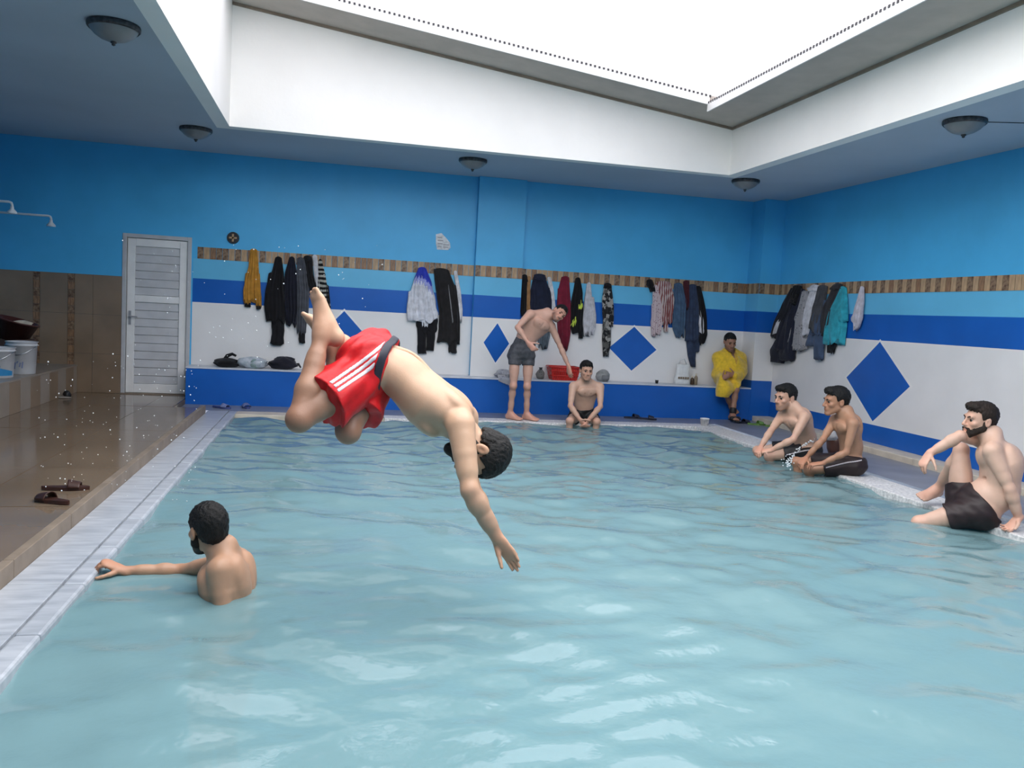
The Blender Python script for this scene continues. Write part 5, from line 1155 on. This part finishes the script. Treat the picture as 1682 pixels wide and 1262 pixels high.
fieldmesh(gsw, .0048, 'waistband', M_navy_cloth, s1, cut=cut_, wrinkle=lambda x, y, z: wr1(x, y, z)*.4-.007, sm=1, keep=True)
def cut_(F, x, y, z):
    t = (x-hem1[0])*ax_[0]+(y-hem1[1])*ax_[1]+(z-hem1[2])*ax_[2]; q = (x-hp_[0])*bx_[0]+(y-hp_[1])*bx_[1]+(z-hp_[2])*bx_[2]; e = (x-hp_[0])*CF[0]+(y-hp_[1])*CF[1]+(z-hp_[2])*CF[2]
    return np.maximum(np.maximum(np.abs(t+.022)-.010, np.abs(q+.06)-.032), np.maximum(-(F+.008), e))
fieldmesh(gs1[1:2], .0045, 'hem_trim', M_white_cloth, s1, cut=cut_, wrinkle=lambda x, y, z: wr1(x, y, z)-.003, sm=1, keep=True)
# 2 swimmer
p2, _, _ = person(J2, 'dark-haired swimmer seen from behind, holding the marble pool edge', (.50, .285, .18), 1.0, 1.06, .0052, beard=.7, hair_top=.012, m=1.02, armm=.88)
shorts(J2, p2, M_blackswim, 1., .012, .45, .45, .6, .01, .008)
# 3 standing
p3, _, _ = person(J3, 'man in grey trunks standing at the far pool edge and bending sideways', (.56, .33, .25), 1.0, 1.0, .0062, stubble=.75, hair_top=.012, m=.95, legm=.82, armm=.84)
shorts(J3, p3, M_greyswim, 1., .010, .30, .30, .75, .006, .0062, legm=.86, bm=.95, label='snug grey swim trunks')
# 4 seated far
p4, _, _ = person(J4, 'young man sitting on the far pool edge with hands between his knees', (.60, .38, .28), 1.0, 1.02, .0062, stubble=.25, hair_top=.014, m=.92, legm=.86, armm=.85, fringe=1)
shorts(J4, p4, M_blackswim, 1., .012, .42, .42, .7, .012, .0062, legm=.9, bm=.92, label='black swim shorts')
# 5 towel man
p5, L5, A5 = person(J5, 'man wrapped in a yellow towel sitting on the blue bench', (.34, .19, .13), .98, 1.04, .0062, stubble=.5, hair_top=.011, m=.95, legm=.82, armm=.8, redk=.5)
def towel_cut(F, x, y, z):
    nk, fc, uc = J5['nk'], J5['fc'], J5['uc']
    up_ = (x-nk[0])*uc[0]+(y-nk[1])*uc[1]+(z-nk[2])*uc[2]; f_ = (x-nk[0])*fc[0]+(y-nk[1])*fc[1]+(z-nk[2])*fc[2]; r_ = x-nk[0]
    neck = .066-np.sqrt(r_**2+(f_-.02)**2)+np.maximum(-up_-.03, 0)*.5
    vee = np.where(f_ > .03, np.minimum(.02+(up_+.06)*.3, .045)-np.abs(r_-.006), -1)
    hw = np.array(J5['wrR']); hand = .05-np.sqrt((x-hw[0]-.045)**2*.5+(z-hw[2]-.02)**2+np.maximum(y-hw[1]-.02, 0)**2)
    return np.maximum(np.maximum(neck, vee), np.maximum(hand, np.maximum(.36+.9*np.maximum(x-J5['knR'][0]-.05, 0)-z, np.where(z < BT+.0, y*0+x*0-1, -1.))))
def towel_wr(x, y, z):
    a = np.arctan2(x-J5['nk'][0], -(y-11.5)); return .005*np.sin(a*9+z*5)+.002*np.sin(z*24-x*30+a*4)
tw = [econe(J5['nk']-J5['uc']*.15+J5['fc']*.03, J5['pel']+J5['fc']*.08, .165, .20, J5['fc'], .95), cone(J5['nk']+J5['uc']*.0, J5['shR'], .075, .072), cone(J5['nk'], J5['shL'], .075, .072)]
for sd in 'RL': tw += [cone(J5['sh'+sd], J5['el'+sd], .06, .055), cone(J5['el'+sd], J5['wr'+sd], .05, .05), cone(J5['hip'+sd], lerp(J5['hip'+sd], J5['kn'+sd], .9), .11, .098)]
tw += [cone(J5['knR'], J5['knR']+np.array([0, .03, -.10]), .085, .09), ell(lerp(J5['pel'], J5['nk'], .45)+J5['fc']*.13, (J5['rp'], J5['fc'], J5['uc']), (.185, .165, .21))]
fieldmesh([dict(prims=tw, k=.11)], .0062, 'towel', M_yellow, p5, cut=towel_cut, wrinkle=towel_wr, sm=2)['label'] = 'yellow terry towel'
q = nrm(J5['anL']-J5['knL']); a0 = J5['anL']-q*.10
MB().tube([a0, a0+q*.02, a0+q*.075, a0+q*.085], [.046, .05, .05, .045], 16).build('ankle_band', M_black, p5, True)
fieldmesh([dict(prims=[econe(J5['anL']+np.array([0, .03, -.078]), J5['anL']+np.array([.01, -.15, -.085]), .045, .05, (0, 0, 1), .28)], k=.02), dict(prims=[econe(J5['anL']+np.array([-.05, -.09, -.05]), J5['anL']+np.array([.055, -.09, -.05]), .034, .034, (0, 0, 1), 1)], k=.01)], .006, 'sandal', M_black, p5)
# 6, 7 boys
p6, _, _ = person(J6, 'youth with light stubble leaning forward on the right pool edge, nearest the bench', (.60, .38, .28), 1.0, 1.12, .006, stubble=.55, hair_top=.017, m=.95, legm=.88, armm=.85, fringe=.6)
s6, gs6, wr6 = shorts(J6, p6, M_blackswim, 1., .014, .62, .62, .45, .014, .006, legm=.92, bm=.95, label='black swim shorts with a white side stripe')
p7, _, _ = person(J7, 'tanned slim boy in dark shorts sitting in the middle of the right edge', (.44, .24, .15), .97, 1.12, .006, stubble=.0, hair_top=.018, m=.90, legm=.84, armm=.78, fringe=1.2)
s7, gs7, wr7 = shorts(J7, p7, M_brownswim, .97, .014, .66, .66, .45, .014, .006, legm=.9, bm=.93, label='black swim shorts with a cream side stripe')
def side_stripe(J, s_, gs, wr, off, m, t1, h=.005):
    hp, kn = J['hipL'], J['knL']; a_ = nrm(kn-hp); b_ = nrm(UPV-a_*(a_@UPV)); o_ = np.cross(a_, b_); o_ = o_ if o_[1] < 0 else -o_
    def c(F, x, y, z):
        q = (x-hp[0])*b_[0]+(y-hp[1])*b_[1]+(z-hp[2])*b_[2]; a = (x-hp[0])*a_[0]+(y-hp[1])*a_[1]+(z-hp[2])*a_[2]; e = (x-hp[0])*o_[0]+(y-hp[1])*o_[1]+(z-hp[2])*o_[2]
        return np.maximum(np.maximum(np.abs(q-off+.12*np.maximum(a-.05, 0))-.007, -e), np.maximum(np.maximum(a-t1, -(F+.008)), -.08-a))
    fieldmesh(gs, h, 'side_stripe', m, s_, cut=c, wrinkle=lambda x, y, z: wr(x, y, z)-.003, sm=1, keep=True)
side_stripe(J6, s6, gs6, wr6, .03, M_white_cloth, .245); side_stripe(J7, s7, gs7, wr7, .045, M_white_cloth, .26)
# 8 man with one knee up
p8, _, _ = person(J8, 'bearded man with one knee drawn up sitting on the right pool edge', (.63, .41, .31), 1.06, 1.10, .0052, beard=.45, hair_top=.016, m=1.1, belly=.02, legm=1.0, armm=.98, fringe=.8, hair=M_hairb)
shorts(J8, p8, M_brownswim, 1.06, .014, .33, .55, .45, .016, .0052, legm=1.02, bm=1.12, belly=.02, label='dark brown swim shorts')
